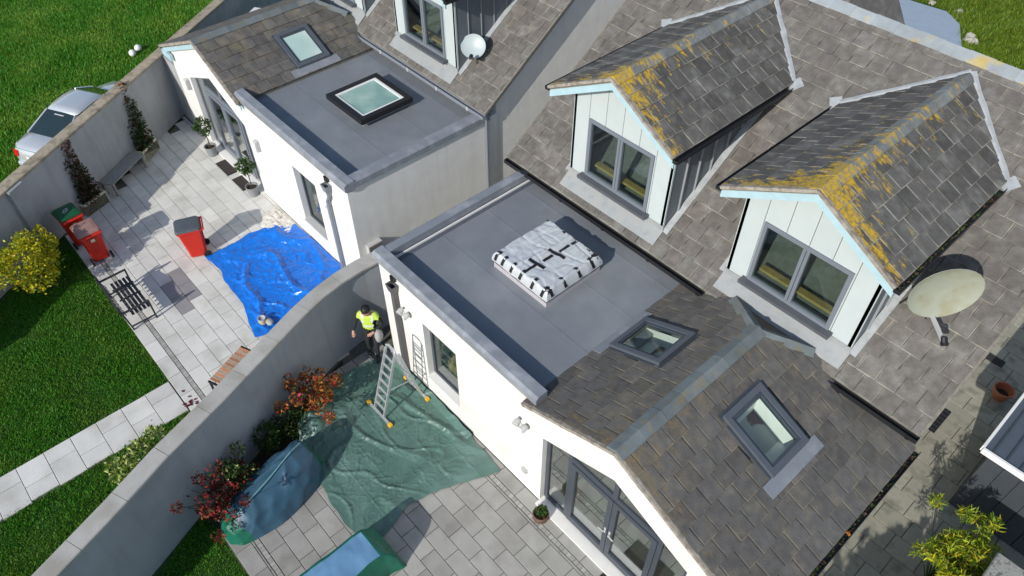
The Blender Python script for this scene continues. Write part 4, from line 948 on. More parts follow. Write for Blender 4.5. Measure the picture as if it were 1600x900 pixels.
GD = leafmat('dark_green_leaf', (.030, .058, .016), .4); GM = leafmat('mid_green_leaf', (.055, .115, .022), .4); GL = leafmat('lime_leaf', (.24, .32, .02), .3); GY = leafmat('golden_leaf', (.52, .45, .015), .25)
LR = leafmat('red_leaf', (.42, .04, .025), .4); LO = leafmat('orange_leaf', (.46, .16, .03), .35); LB = leafmat('bronze_leaf', (.09, .035, .022), .4); LC = leafmat('cream_green_leaf', (.40, .45, .16), .25); LDR = leafmat('dark_red_leaf', (.16, .022, .02), .4)
def blobs_in(c, r, nb, br, k): return [((c[0]+random.gauss(0, r[0]*.5), c[1]+random.gauss(0, r[1]*.5), max(br, c[2]+random.gauss(0, r[2]*.45))), (br*random.uniform(.7, 1.2),)*3, k) for _ in range(nb)]
random.seed(3)
shrub((-17.75, -.15, 0), 'rounded golden-yellow shrub at the corner of the far lawn', [((-17.62, -.12, 1.0), (.62, .62, .72), 2300)]+blobs_in((-17.62, -.12, 1.22), (.8, .8, .45), 20, .20, 170), .075, [GY, GY, GY, GL, GL], asp=.55)
shrub((-10.55, -.30, 0), 'cream-edged pale green shrub behind the near end of the curved wall', [((-10.50+.20*i, .10-.38*i, 1.25+.10*i), (.24, .28, .5), 480) for i in range(0, 3)], .085, [LC, LC, GL, GM], asp=.5)
random.seed(11)
shrub((-9.95, 3.05, 0), 'photinia bush with orange and red leaves beside the green sheet', blobs_in((-9.85, 3.12, .80), (.55, .55, .42), 20, .17, 70)+[((-9.9, 3.05, .55), (.35, .35, .35), 260)], .085, [LO, LR, LO, GM, LB], asp=.5)
random.seed(5)
shrub((-9.05, .55, 0), 'straggly dark red photinia bush below the curved wall beside the blue cover', blobs_in((-9.02, .42, .80), (.70, .70, .55), 26, .14, 55)+[((-9.1, .75, .5), (.35, .4, .4), 260)], .08, [LDR, LDR, LB, LR, GD], asp=.5)
shrub((-9.35, 1.05, 0), 'green bush with cream flecks above the dark red photinia', blobs_in((-9.32, 1.05, .7), (.35, .35, .25), 9, .18, 110), .07, [GM, GM, LC, GD], asp=.5)
shrub((-9.80, 1.85, 0), 'small dense green conifer between bushes at the curved wall', [((-9.78, 1.85, .40), (.30, .30, .40), 1300)], .08, [GM, GD, GM], asp=.3)
shrub((-9.85, 2.45, 0), 'dark green bush in shade behind the photinia with orange leaves', [((-9.80, 2.42, .35), (.38, .38, .35), 1100)], .07, [GD, GD, GM], asp=.35)
for (a, c, lb1, lb2, top) in (((-19.88, 1.80), (-20.15, 2.51), 'cream trough planter by the red bins', 'dark leafy climber on the wall above the bins', (-20.38, 2.02, 2.05)), ((-21.16, 4.04), (-21.62, 4.66), 'cream trough planter near the far house corner', 'tall leafy climber with a russet top reaching the wall coping', (-21.98, 4.36, 2.15))):
    a, c = Vector((*a, 0)), Vector((*c, 0)); q = -WN*.34; ctr = (a+c)/2+q*.5
    t = thing('planter', ctr, lb1, 'planter', 'cream trough planters along the wall')
    m = MB()
    for p0, p1 in ((a, c), (c, c+q), (c+q, a+q), (a+q, a)): 
        dn = (p1-p0).normalized(); s_ = Vector((-dn.y, dn.x, 0))*.03; s_ = s_ if (ctr-p0).dot(s_) > 0 else -s_
        m.prism([p0, p1, p1+s_, p0+s_], (0, 0, .40))
    m.build('trough', CREAM, t); m = MB(); m.prism([a, c, c+q, a+q], (0, 0, .33)); m.build('soil', SOIL, t)
    bl = [((ctr.x, ctr.y, .52), (.26, .26, .22), 260)]; topv = Vector(top)
    for i in range(11):
        f = i/10; p = Vector((ctr.x, ctr.y, .5)).lerp(topv, f)+WN*(.02+.05*math.sin(i*2))+WD*random.uniform(-.1, .1); rr = .30*(1-.45*f); bl.append(((p.x, p.y, p.z), (rr, rr, rr), int(230*(1-.4*f))))
    t2 = thing('climbing_plant', (ctr.x, ctr.y, .33), lb2, 'plant', 'climbers on the boundary wall')
    stems(t2, (ctr.x, ctr.y, .33), [topv, topv-Vector((0, 0, .6))], .018); leaves('foliage', bl[:-3], .085, [GD, GD, LB, GM] if 'bins' not in lb1 else [LB, GD, LB, GD], t2); leaves('foliage', bl[-3:], .08, [LB, LO, LB], t2)
def bay(x, y, lb):
    t = thing('potted_tree', (x, y, 0), lb, 'potted plant', 'potted bay trees at the far doors')
    m = MB(); m.lathe((x, y, 0), [(.13, 0), (.17, .30), (.185, .30), (.185, .33), (.165, .33), (.155, .26)], 20); m.build('pot', POTG, t, smooth=False)
    m = MB(); m.lathe((x, y, .262), [(.153, 0), (.02, .012)], 16); m.build('soil', SOIL, t)
    m = MB(); m.tube([(x, y, .26), (x+.02, y, .6), (x, y, .95)], .014, 6); m.build('trunk', BARK, t)
    leaves('foliage', [((x, y, 1.05), (.24, .24, .27), 330)]+blobs_in((x, y, 1.05), (.25, .25, .25), 5, .11, 40), .10, [GD, GM, GM], t, .38)
bay(-20.22, 5.74, 'potted bay tree at the left of the far glazed doors'); bay(-17.62, 5.74, 'potted bay tree at the right of the far glazed doors')
t = thing('flower_pot', (-4.72, 5.02, 0), 'round pot with green plant beside the near glazed doors', 'potted plant')
m = MB(); m.lathe((-4.72, 5.02, 0), [(.10, 0), (.16, .08), (.17, .20), (.15, .24), (.13, .19)], 18); m.build('pot', mat('brown_pot', (.12, .07, .05), .7, .2, 10), t)
leaves('foliage', [((-4.72, 5.02, .24), (.14, .14, .08), 170)], .06, [LB, GD], t); leaves('foliage', [((-4.72, 5.04, .34), (.11, .11, .09), 150)], .07, [GM, GM], t, .45)
t = thing('terracotta_pot', (.10, 14.75, 0), 'empty terracotta plant pot on the shaded side yard', 'plant pot')
m = MB(); m.lathe((.10, 14.75, 0), [(.14, 0), (.20, .24), (.225, .24), (.225, .30), (.195, .30), (.185, .22), (.13, .03)], 24); m.build('pot', TERRA, t)
m = MB(); m.lathe((.10, 14.75, .12), [(.157, 0), (.02, .01)], 18); m.build('soil', SOIL, t)
random.seed(21)
t = thing('bamboo', (1.05, 9.55, 0), 'bright yellow-green bamboo clump in the side yard', 'plant')
bl = [((1.05+random.gauss(0, .28), 9.45+random.gauss(0, .38), random.uniform(.9, 1.75)), (.16, .16, .18), 85) for _ in range(46)]+[((.82, 10.0, 1.75), (.17, .17, .22), 120), ((1.2, 10.0, 1.6), (.15, .15, .2), 90)]
stems(t, (1.05, 9.5, 0), [c for c, r, k in bl], .01, GM); leaves('foliage', bl, .14, [GL, GY, GL, leafmat('bamboo_green_leaf', (.13, .22, .02), .3)], t, .16, .2)

# ------------------------------------------------------------------ sheets and covers
def tfi(bot, top, lef, rig, nu, nv, hf, wob=.012):
    B_, T_, L_, R_ = resample(bot, nu), resample(top, nu), resample(lef, nv), resample(rig, nv); vs = []
    for j in range(nv+1):
        v = j/nv
        for i in range(nu+1):
            u = i/nu
            p = (1-v)*B_[i]+v*T_[i]+(1-u)*L_[j]+u*R_[j]-((1-u)*(1-v)*B_[0]+u*(1-v)*B_[-1]+(1-u)*v*T_[0]+u*v*T_[-1])
            p = p+Vector((noise.noise((p.x*3, p.y*3, 5)), noise.noise((p.x*3, p.y*3, 15)), 0))*wob*3
            vs.append((p.x, p.y, p.z+hf(p.x, p.y, u, v)))
    fs = [(j*(nu+1)+i, j*(nu+1)+i+1, (j+1)*(nu+1)+i+1, (j+1)*(nu+1)+i) for j in range(nv) for i in range(nu)]
    return vs, fs
def ridged(x, y, z=0, p=4): return (1-min(1, abs(noise.noise((x, y, z))*1.9)))**p
def fold_b(x, y, u, v):
    e = min(u, 1-u, v, 1-v); nz = noise.noise
    d = tent(nz((x*.8+y*.5, y*.7-x*.4, 2)), 6)*.075+tent(nz((x*1.9-y*.6, y*1.3, 7)), 6)*.045+tent(nz((x*4.4, y*3.6-x, 3)), 5)*.022+tent(nz((x*9, y*8, 5)), 4)*.014+tent(nz((x*17, y*15, 2)), 4)*.006+nz((x*1.2, y*1.2, 1))*.03
    return .022+max(0, d)*(.35+.65*min(1, e/.12))
def fold_b0(x, y, u, v):
    e = min(u, 1-u, v, 1-v); d = ridged(x*1.1+y*.7, y*.9-x*.5, 2, 6)*.085+ridged(x*2.6-y*.6, y*1.7, 7, 5)*.05+ridged(x*5, y*4.2, 3, 4)*.022+noise.noise((x*1.2, y*1.2, 1))*.03
    return .022+max(0, d)*(.35+.65*min(1, e/.12))
vs, fs = tfi([(-16.1, 3.48), (-15.46, 3.56), (-14.9, 3.42), (-13.93, 3.41), (-13.3, 3.22), (-12.72, 3.10)], [(-16.02, 5.5), (-15.75, 5.95), (-14.5, 5.99), (-13.2, 5.99), (-11.75, 5.98)], [(-16.1, 3.48), (-16.1, 4.0), (-16.2, 4.8), (-16.02, 5.5)], [(-12.72, 3.10), (-12.3, 3.9), (-11.9, 5.0), (-11.75, 5.98)], 200, 150, fold_b)
tb = npmesh('blue_sheet', vs, fs, BLUETARP, smooth=True, org=(-14, 4.6, 0), quads=True); tag(tb, 'crumpled bright blue plastic sheet spread on the far patio', 'plastic sheet')
def fold_g(x, y, u, v):
    e = min(u, 1-u, v, 1-v)
    nz = noise.noise
    d = tent(nz(((x+y)*.25, (x-y)*.6, 4)), 12)*.05+tent(nz((x*.9+y*.3, y*1.1-x*.6, 9)), 10)*.03+tent(nz((x*2.6+y, y*2.1, 5)), 8)*.014+tent(nz((x*6, y*5.3, 5)), 5)*.011+tent(nz((x*13, y*11-x*4, 8)), 4)*.006+nz((x*.9, y*.9, 1))*.025+sum(.012*tent(y-c+.03*nz((x*.8, c, 0)), 55) for c in (2.75, 3.25, 3.75, 4.25, 4.75))+sum(.010*tent(x-c+.03*nz((y*.8, c, 0)), 55) for c in (-9.1, -8.2, -7.3))
    lump = .42*math.exp(-(((x+9.62)/.40)**2+((y-2.85)/.55)**2))*(.75+.5*abs(noise.noise((x*5, y*3, 3))))
    rise = .10*max(0, (v-.955)/.045) if u < .75 else 0
    return .020+max(0, d)*(.3+.7*min(1, e/.1))+lump+rise
vs, fs = tfi([(-9.75, 2.55), (-9.25, 2.25), (-8.61, 2.20), (-7.9, 2.10), (-7.21, 2.05), (-6.42, 2.18)], [(-10.15, 5.08), (-9.8, 5.22), (-8.5, 5.24), (-7.3, 5.22), (-6.05, 5.12)], [(-9.75, 2.55), (-10.05, 3.2), (-10.36, 3.95), (-10.3, 4.6), (-10.15, 5.08)], [(-6.42, 2.18), (-6.72, 3.24), (-6.55, 3.9), (-6.3, 4.5), (-6.05, 5.12)], 230, 180, fold_g)
tg = npmesh('green_sheet', vs, fs, GREENTARP, smooth=True, org=(-8.3, 3.7, 0), quads=True); tag(tg, 'large grey-green plastic sheet spread below the ladder on the near patio', 'plastic sheet')
def loft_cover(name, secs, mats_split, parent, seedz, amp=.02, nsub=14):
    """cover draped over furniture: cross sections along an axis, refined and crumpled"""
    n = len(secs[0]); fine = []
    for k in range(len(secs)-1):
        for s in range(nsub):
            f = s/nsub; fine.append([Vector(a).lerp(Vector(c), f) for a, c in zip(secs[k], secs[k+1])])
    fine.append([Vector(a) for a in secs[-1]])
    rows = []
    for r in fine:
        rr = resample([tuple(p) for p in r], 46); rows.append([p+Vector((noise.noise((p.x*2.2, p.y*2.2, p.z*2+seedz)), noise.noise((p.x*2.2, p.y*2.2, p.z*2+seedz+9)), .6*noise.noise((p.x*2.6, p.y*2.6, seedz+4))))*amp*1.6+Vector((0, 0, 1))*ridged(p.x*2+p.z, p.y*2.4-p.z*2, seedz, 5)*amp for p in rr])
    R_ = len(rows); parts = {}
    for k in range(R_-1):
        for i in range(46):
            f = k/(R_-1); nm = mats_split(f, i/46); parts.setdefault(nm, []).append((k, i))
    for (pn, mm, _), cells in parts.items():
        idx = {}; vs = []; fs = []
        for k, i in cells:
            q = []
            for a, c in ((k, i), (k, i+1), (k+1, i+1), (k+1, i)):
                if (a, c) not in idx: idx[(a, c)] = len(vs); vs.append(tuple(rows[a][c]))
                q.append(idx[(a, c)])
            fs.append(q)
        npmesh(pn, vs, fs, mm, parent, smooth=True, org=tuple(WORG[parent.name]), quads=True)
t = thing('furniture_cover', (-8.55, 1.25, 0), 'lumpy blue and green cover over garden furniture beside the bushes', 'furniture cover')
A_, B2 = Vector((-8.45, .15, 0)), Vector((-8.95, 2.42, 0)); ax = (B2-A_).normalized(); sd = Vector((ax.y, -ax.x, 0))   # sd points to +x
secs = []
for f, wl, wr, h, sh in ((0, .12, .10, .12, .0), (.06, .36, .34, .42, .0), (.22, .48, .50, .66, .10), (.5, .50, .62, .78, .12), (.78, .42, .60, .92, .10), (.92, .32, .48, .86, .06), (1.0, .16, .22, .25, 0)):
    c = A_.lerp(B2, f); secs.append([c-sd*wl, c-sd*wl*.86+Vector((0, 0, h*.62)), c-sd*wl*.35+Vector((0, 0, h*.86)), c+sd*sh+Vector((0, 0, h)), c+sd*wr*.62+Vector((0, 0, h*.70)), c+sd*wr*.92+Vector((0, 0, h*.35)), c+sd*wr])
loft_cover('cover', secs, lambda f, i: ('green_end', GREENCOV, 0) if f < .25 else ('green_end', GREENCOV, 1) if f > .86 else ('blue_panel', BLUECOV, 0), t, 3.0, .05)
pr = [A_.lerp(B2, f)+sd*s_+Vector((0, 0, h+.045)) for f, h, s_ in ((.10, .46, .04), (.22, .66, .10), (.5, .78, .12), (.78, .92, .10), (.9, .88, .07))]
m = MB(); m.tube(pr, .012, 6); m.build('seam_piping', mat('pale_teal_piping', (.16, .33, .33), .5, .1, 8), t)
t = thing('box_cover', (-6.25, 1.2, 0), 'box-shaped cover with pale blue top and green sides on the near patio', 'furniture cover')
secs = []
for y, w_, h in ((2.44, .40, .03), (2.36, .40, .45), (2.14, .33, .74), (1.2, .34, .76), (.2, .35, .74), (-.2, .44, .05)):
    c = Vector((-6.22, y, 0)); secs.append([c+Vector((-w_-.13, 0, 0)), c+Vector((-w_-.04, 0, h*.6)), c+Vector((-w_, 0, h)), c+Vector((w_, 0, h)), c+Vector((w_+.04, 0, h*.6)), c+Vector((w_+.10, 0, 0))])
loft_cover('cover', secs, lambda f, i: ('top_panel', BLUECOVL, 0) if .40 < f < .82 and .36 < i < .64 else ('side_panel', GREENCOV, 0), t, 8.0, .022)

# ------------------------------------------------------------------ stepladder
t = thing('stepladder', (-8.85, 4.55, 0), 'aluminium stepladder with yellow feet standing on the green sheet', 'ladder')
FB0, FT0, BB0 = Vector((-8.90, 4.06, .04)), Vector((-8.74, 4.53, 2.02)), Vector((-8.86, 5.06, .04))
for s in (-1, 1):
    dx = Vector((.175*s, 0, 0)); tx = Vector((.155*s, 0, 0))
    m = MB(); m.bar(FB0+dx, FT0+tx, .028, .06, (0, 1, 0)); m.build('front_rail', ALU, t)
    m = MB(); m.bar(BB0+dx*1.15, FT0+tx*1.12+Vector((0, .07, -.02)), .028, .055, (0, 1, 0)); m.build('rear_rail', ALU, t)
for i in range(1, 8):
    p = FB0.lerp(FT0, i/8.0); m = MB(); m.bar(p-Vector((.165, 0, 0)), p+Vector((.165, 0, 0)), .035, .035); m.build('rung', ALU, t)
    p = BB0.lerp(FT0+Vector((0, .07, -.02)), i/8.0); m = MB(); m.bar(p-Vector((.17, 0, 0)), p+Vector((.17, 0, 0)), .028, .028); m.build('rung', ALU, t)
m = MB(); c = FT0; m.tube([c+Vector((-.155, -.01, -.05)), c+Vector((-.15, .01, .05)), c+Vector((-.10, .03, .08)), c+Vector((.10, .03, .08)), c+Vector((.15, .01, .05)), c+Vector((.155, -.01, -.05))], .024, 8); m.build('top_hoop', ALU, t)
for y0, nm in ((4.055, 0), (5.08, 1)):
    m = MB(); m.bar((-9.27, y0, .05), (-8.50, y0, .05), .05, .04); m.build('stabiliser_bar', ALU, t)
    for x in (-9.29, -8.48): m = MB(); m.box(x-.05, x+.05, y0-.045, y0+.045, .02, .095); m.build('foot', YELLOW, t, bevel=.012)
m = MB(); m.bar(FB0.lerp(FT0, .45)+Vector((.17, .02, 0)), BB0.lerp(FT0, .42)+Vector((.19, 0, 0)), .012, .03); m.build('spreader', ALU, t)

# ------------------------------------------------------------------ the person by the wall
def person(loc, ang):
    t = thing('person', loc, 'person in hi-vis vest and dark clothes looking down beside the curved wall', 'person')
    J = {'pel': (0, 0, .96, .135), 'sp': (0, .02, 1.14, .135), 'ch': (0, .05, 1.32, .155), 'nk': (0, .10, 1.47, .062), 'hd0': (0, .14, 1.55, .085), 'hd1': (0, .17, 1.64, .098), 'hd2': (0, .16, 1.71, .070),
         'rs': (.17, .05, 1.40, .075), 're': (.31, .02, 1.16, .048), 'rw': (.37, .16, .95, .034), 'rp': (.38, .20, .88, .036),
         'ls': (-.17, .06, 1.40, .075), 'le': (-.30, .10, 1.15, .048), 'lw': (-.13, .27, 1.04, .034), 'lp': (-.07, .31, 1.03, .036),
         'rh': (.10, 0, .90, .10), 'rk': (.11, .10, .50, .068), 'ra': (.11, .02, .10, .045), 'rt': (.12, .17, .04, .042),
         'lh': (-.10, 0, .90, .10), 'lk': (-.11, .20, .52, .068), 'la': (-.11, .24, .10, .045), 'lt': (-.12, .39, .04, .042)}
    E = [('pel', 'sp', 't'), ('sp', 'ch', 't'), ('ch', 'nk', 't'), ('nk', 'hd0', 's'), ('hd0', 'hd1', 's'), ('hd1', 'hd2', 's'), ('ch', 'rs', 't'), ('rs', 're', 'd'), ('re', 'rw', 'd'), ('rw', 'rp', 's'), ('ch', 'ls', 't'), ('ls', 'le', 'd'), ('le', 'lw', 'd'), ('lw', 'lp', 's'),
         ('pel', 'rh', 'd'), ('rh', 'rk', 'd'), ('rk', 'ra', 'd'), ('ra', 'rt', 'd'), ('pel', 'lh', 'd'), ('lh', 'lk', 'd'), ('lk', 'la', 'd'), ('la', 'lt', 'd')]
    for sd_, pn, dr in (('r', 'rp', (0, .35, -.95)), ('l', 'lp', (.8, .55, -.1))):
        px, py, pz, _ = J[pn]; d = Vector(dr).normalized(); q = d.cross(Vector((0, 1, .3))).normalized()
        for i, (o_, l_) in enumerate(((-.028, .055), (-.010, .068), (.009, .064), (.026, .050))):
            a = Vector((px, py, pz))+q*o_+d*.03; b1 = a+d*l_*.55; c1 = b1+(d+Vector((0, .5, .1))).normalized()*l_*.5
            J[f'{sd_}f{i}a'] = (*b1, .0095); J[f'{sd_}f{i}b'] = (*c1, .0085); E += [(pn, f'{sd_}f{i}a', 's'), (f'{sd_}f{i}a', f'{sd_}f{i}b', 's')]
        a = Vector((px, py, pz))-q*.04+d*.01; J[f'{sd_}tha'] = (*a, .011); J[f'{sd_}thb'] = (*(a+d*.04-q*.012), .0095); E += [(pn, f'{sd_}tha', 's'), (f'{sd_}tha', f'{sd_}thb', 's')]
    names = list(J); me = bpy.data.meshes.new('body'); me.from_pydata([J[n][:3] for n in names], [(names.index(a), names.index(b)) for a, b, _ in E], [])
    o = bpy.data.objects.new('tmp_body', me); COL.objects.link(o); md = o.modifiers.new('Skin', 'SKIN'); md.use_smooth_shade = True
    for i, n in enumerate(names):
        sv = me.skin_vertices[0].data[i]; r = J[n][3]; sv.radius = (r, r); sv.use_root = (n == 'pel')
    sb = o.modifiers.new('Sub', 'SUBSURF'); sb.levels = 2; sb.render_levels = 2
    dg = bpy.context.evaluated_depsgraph_get(); ev = o.evaluated_get(dg).to_mesh(); T = rot(*loc, ang)
    co = [v.co.copy() for v in ev.vertices]; fcs = [tuple(p.vertices) for p in ev.polygons]; nrm = [v.normal.copy() for v in ev.vertices]
    segs = [(Vector(J[a][:3]), Vector(J[b][:3]), k) for a, b, k in E]
    def lab(c):
        best = 9; kk = 'd'
        for a, b, k in segs:
            ab = b-a; f = max(0, min(1, (c-a).dot(ab)/ab.length_squared)); d = (a+ab*f-c).length
            if d < best: best = d; kk = k
        return kk
    mi = []; vest = []
    for f in fcs:
        c = sum((co[i] for i in f), Vector())/len(f); k = lab(c); mi.append({'d': 0, 't': 0, 's': 1}[k])
        if k == 't' and c.z > .93: vest.append(f)
        elif k == 'd' and c.z > 1.33 and abs(c.x) < .24: vest.append(f)
    m = MB(T); m.v = [T @ p for p in co]; m.f = fcs; m.mi = mi; m.build('body', [DARKCL, SKIN], t, smooth=True, fix=False)
    used = {}; vv = []; ff = []; vm = []
    for f in vest:
        q = []
        for i in f:
            if i not in used: used[i] = len(vv); vv.append(T @ (co[i]+nrm[i]*.022))
            q.append(used[i])
        ff.append(tuple(q)); c = sum((co[i] for i in f), Vector())/len(f)
        vm.append(1 if (1.10 < c.z < 1.16) or (c.z > 1.2 and .085 < abs(c.x) < .125) else 0)
    m = MB(); m.v = vv; m.f = ff; m.mi = vm; m.build('vest', [HIVIS, REFL], t, smooth=True, fix=False)
    bpy.data.objects.remove(o)
    m = MB(T); m.ball((0, .145, 1.675), (.106, .122, .098), 16, 10, .02); m.build('hair', HAIR, t, smooth=True)
    f = MB(T); f.ball((0, .268, 1.595), (.014, .02, .02), 8, 6); f.build('nose', SKIN, t, smooth=True)
    for s in (-1, 1): m = MB(T); m.ball((s*.10, .14, 1.60), (.014, .026, .034), 8, 6); m.build('ear', SKIN, t, smooth=True)
    return t
person((-10.42, 5.03, 0), rad(-135))
m = MB(rot(-10.42, 5.03, 0, rad(-135))); m.ball((-.24, .30, .96), (.09, .13, .19), 14, 9, .10); tag(m.build('cloth_bag', GREYCL, smooth=True), 'pale grey cloth bag held by the person in the hi-vis vest', 'bag')

# ------------------------------------------------------------------ parked car beyond the wall
def car(loc, ang):
    T = rot(*loc, ang); t = thing('parked_car', loc, 'silver saloon car parked beyond the boundary wall', 'car')
    def sec(y, w_, zb, zt, zs, wt):   # body cross section: sill, shoulder, top edge
        return [(-w_*.93, y, zb), (-w_, y, zb+.18), (-w_, y, zs), (-wt, y, zt), (-wt*.5, y, zt+.025), (0, y, zt+.032), (wt*.5, y, zt+.025), (wt, y, zt), (w_, y, zs), (w_, y, zb+.18), (w_*.93, y, zb)]
    S = [sec(-2.22, .62, .34, .62, .56, .55), sec(-2.17, .74, .26, .86, .74, .66), sec(-2.0, .82, .22, .98, .84, .72), sec(-1.6, .855, .2, 1.0, .88, .74), sec(-.9, .865, .2, .97, .88, .78), sec(.2, .865, .2, .95, .86, .78), sec(.9, .86, .2, .94, .84, .76), sec(1.5, .845, .2, .86, .78, .72), sec(2.0, .80, .22, .76, .68, .66), sec(2.18, .66, .30, .62, .52, .52)]
    m = MB(T); m.loft(S); m.build('body', CARP, t, smooth=True)
    # cabin: roof panel, glass and pillars
    R = [(-.70, 1.395, .54), (-.45, 1.43, .57), (0, 1.445, .58), (.35, 1.42, .56), (.45, 1.40, .55)]
    rings = [[(-w_-.03, y, z-.05), (-w_, y, z-.01), (-w_*.5, y, z+.018), (0, y, z+.024), (w_*.5, y, z+.018), (w_, y, z-.01), (w_+.03, y, z-.05)] for y, z, w_ in R]
    m = MB(T); m.loft(rings); m.build('roof', CARP, t, smooth=True)
    m = MB(T); m.add([(-.50, -.715, 1.385), (.50, -.715, 1.385), (.64, -1.50, 1.035), (-.64, -1.50, 1.035)], [(0, 1, 2, 3)]); m.build('rear_window', CARGL, t, fix=False)
    m = MB(T); m.add([(-.50, .47, 1.385), (.50, .47, 1.385), (.66, 1.22, .985), (-.66, 1.22, .985)], [(0, 3, 2, 1)]); m.build('windscreen', CARGL, t, fix=False)
    for s in (-1, 1):
        m = MB(T); m.add([(s*.575, -.62, 1.36), (s*.58, .40, 1.37), (s*.755, 1.05, .97), (s*.775, -1.15, 1.0)], [(0, 1, 2, 3)]); m.build('side_window', CARGL, t, fix=False)
        for a, c in (((s*.545, -.70, 1.375), (s*.705, -1.52, 1.02)), ((s*.545, .46, 1.375), (s*.715, 1.22, .965)), ((s*.582, -.15, 1.37), (s*.775, -.15, .98))):
            m = MB(T); m.bar(a, c, .085, .04, (s, 0, .5)); m.build('pillar', CARP, t)
        m = MB(T); m.add([(s*.52, -2.165, .86), (s*.735, -2.13, .86), (s*.775, -2.07, .70), (s*.72, -2.185, .64), (s*.55, -2.20, .66)], [(0, 1, 2, 3, 4)])
        m.v = [v_+(T.to_3x3() @ Vector((s*.02, -.025, .01))) for v_ in m.v]; m.build('tail_light', REDL, t, fix=False)
        for y in (-1.32, 1.32):
            m = MB(T); m.lathe((s*.80, y, .31), [(.15, -.09), (.31, -.09), (.31, .08), (.2, .09)], 24, (s, 0, 0)); w_ = m.build('wheel', RUBBER, t); m = MB(T); m.lathe((s*.885, y, .31), [(.20, 0), (.19, .012), (.04, .006)], 18, (s, 0, 0)); m.build('rim', ALU, w_)
        m = MB(T); m.ball((s*.93, .82, 1.0), (.09, .06, .07), 10, 7); m.build('mirror', CARP, t, smooth=True)
    m = MB(T); m.bar((-.68, -2.22, .44), (.68, -2.22, .44), .16, .16); m.build('rear_bumper', CARP, t, bevel=.04)
    m = MB(T); m.bar((-.24, -2.245, .70), (.24, -2.245, .70), .012, .11); m.build('number_plate', WHITE, t)
    m = MB(T); m.bar((-.05, -2.10, .905), (.05, -2.10, .905), .05, .03); m.build('boot_badge', mat('blue_green_badge', (.05, .22, .25), .3, .1, 8), t)
    for s in (-1, 1):
        m = MB(T); m.tube([(s*.66, -1.55, 1.02), (s*.70, -1.95, 1.0), (s*.66, -2.12, .90)], .006, 5); m.build('boot_seam', BLACKM, t)
        m = MB(T); m.tube([(s*.585, .45, 1.385), (s*.60, 0, 1.42), (s*.57, -.70, 1.372)], .010, 5); m.build('roof_trim', BLACKM, t)
    m = MB(T); m.tube([(-.66, -2.125, .90), (0, -2.15, .915), (.66, -2.125, .90)], .006, 5); m.build('boot_seam', BLACKM, t)
    m = MB(T); m.box(-.18, .16, -.83, -.80, 1.345, 1.352); m.build('window_sticker', WHITE, t)
car((-23.62, 3.42, -.05), math.atan2(.47, .88))

# ------------------------------------------------------------------ small things
def matt(x0, x1, y0, y1, lb, grp=None, z=.004):
    t = thing('door_mat', ((x0+x1)/2, (y0+y1)/2, 0), lb, 'door mat', grp)
    m = MB(); m.box(x0, x1, y0, y1, z, z+.014); m.build('base', RUBBER, t)
    m = MB(); m.box(x0+.03, x1-.03, y0+.03, y1-.03, z+.014, z+.022); m.build('pile', MATDARK, t)
matt(-19.73, -18.93, 5.58, 5.95, 'dark door mat at the far doors, the left of two', 'door mats at the far doors'); matt(-18.68, -17.98, 5.58, 5.95, 'dark door mat at the far doors beside the right potted tree', 'door mats at the far doors')
matt(-3.13, -2.2, 4.72, 5.14, 'black door mat in front of the near glazed doors')
t = thing('paint_bucket', (-13.0, 3.46, .03), 'small paint tin standing on the blue sheet', 'tin')
m = MB(); m.lathe((-13.0, 3.46, .04), [(.09, 0), (.095, .01), (.095, .17), (.10, .18), (.085, .18), (.08, .13)], 18); m.build('body', LIGHTG, t); m = MB(); m.lathe((-13.0, 3.46, .09), [(.0965, 0), (.0965, .07)], 18); m.build('paper_band', mat('yellow_paper', (.55, .45, .12), .7, .2, 20), t)
m = MB(); m.lathe((-13.0, 3.46, .165), [(.083, 0), (.01, .003)], 16); m.build('content', mat('dark_content', (.06, .05, .045), .5, .2, 10), t)
m = MB(); m.ball((-12.86, 3.58, .11), (.13, .09, .06), 12, 7, .12); tag(m.build('rag', GREYCL, smooth=True), 'crumpled brownish grey rag beside the paint tin', 'rag')
for (x, y, lb) in ((-27.70, 6.36, 'white ball on the field, nearer to the car'), (-27.92, 6.66, 'white ball on the field, nearer to the wall')):
    m = MB(); m.ball((x, y, .10), .125, 16, 10); tag(m.build('white_ball', WHITE, smooth=True), lb, 'ball', 'white balls on the field')
def crumpled(x, y): return .03+abs(noise.noise((x*6, y*6, 1)))*.05+abs(noise.noise((x*15, y*15, 3)))*.025
vs, fs = tfi([(-16.25, 5.15), (-15.7, 5.25), (-15.35, 5.45)], [(-16.75, 5.95), (-16.2, 6.0), (-15.7, 6.0)], [(-16.25, 5.15), (-16.6, 5.5), (-16.75, 5.95)], [(-15.35, 5.45), (-15.45, 5.8), (-15.7, 6.0)], 40, 40, lambda x, y, u, v: crumpled(x, y)*min(1, .3+min(u, 1-u, v, 1-v)*6))
o = npmesh('dust_sheet', vs, fs, mat('dirty_white_cloth', (.62, .59, .53), .9, .12, 12, col2=(.35, .31, .26), c2lo=.56, c2hi=.66, c2scale=7), smooth=True, org=(-16, 5.6, 0), quads=True); tag(o, 'dirty white dust sheet at the corner of the blue sheet', 'dust sheet')
t = thing('slatted_crate', (-24.55, 10.05, 0), 'white slatted cabinet standing behind the far house ridge', 'cabinet')
T = rot(-24.55, 10.05, 0, math.atan2(WD.y, WD.x)); m = MB(T); m.box(-.4, .4, -.3, .3, 0, 1.55); m.build('case', WHITE, t)
for i in range(4):
    for j in range(3):
        m = MB(T); m.box(.401, .412, -.24+.17*j, -.12+.17*j, .75+.19*i, .87+.19*i); m.build('opening', BLACKM, t)
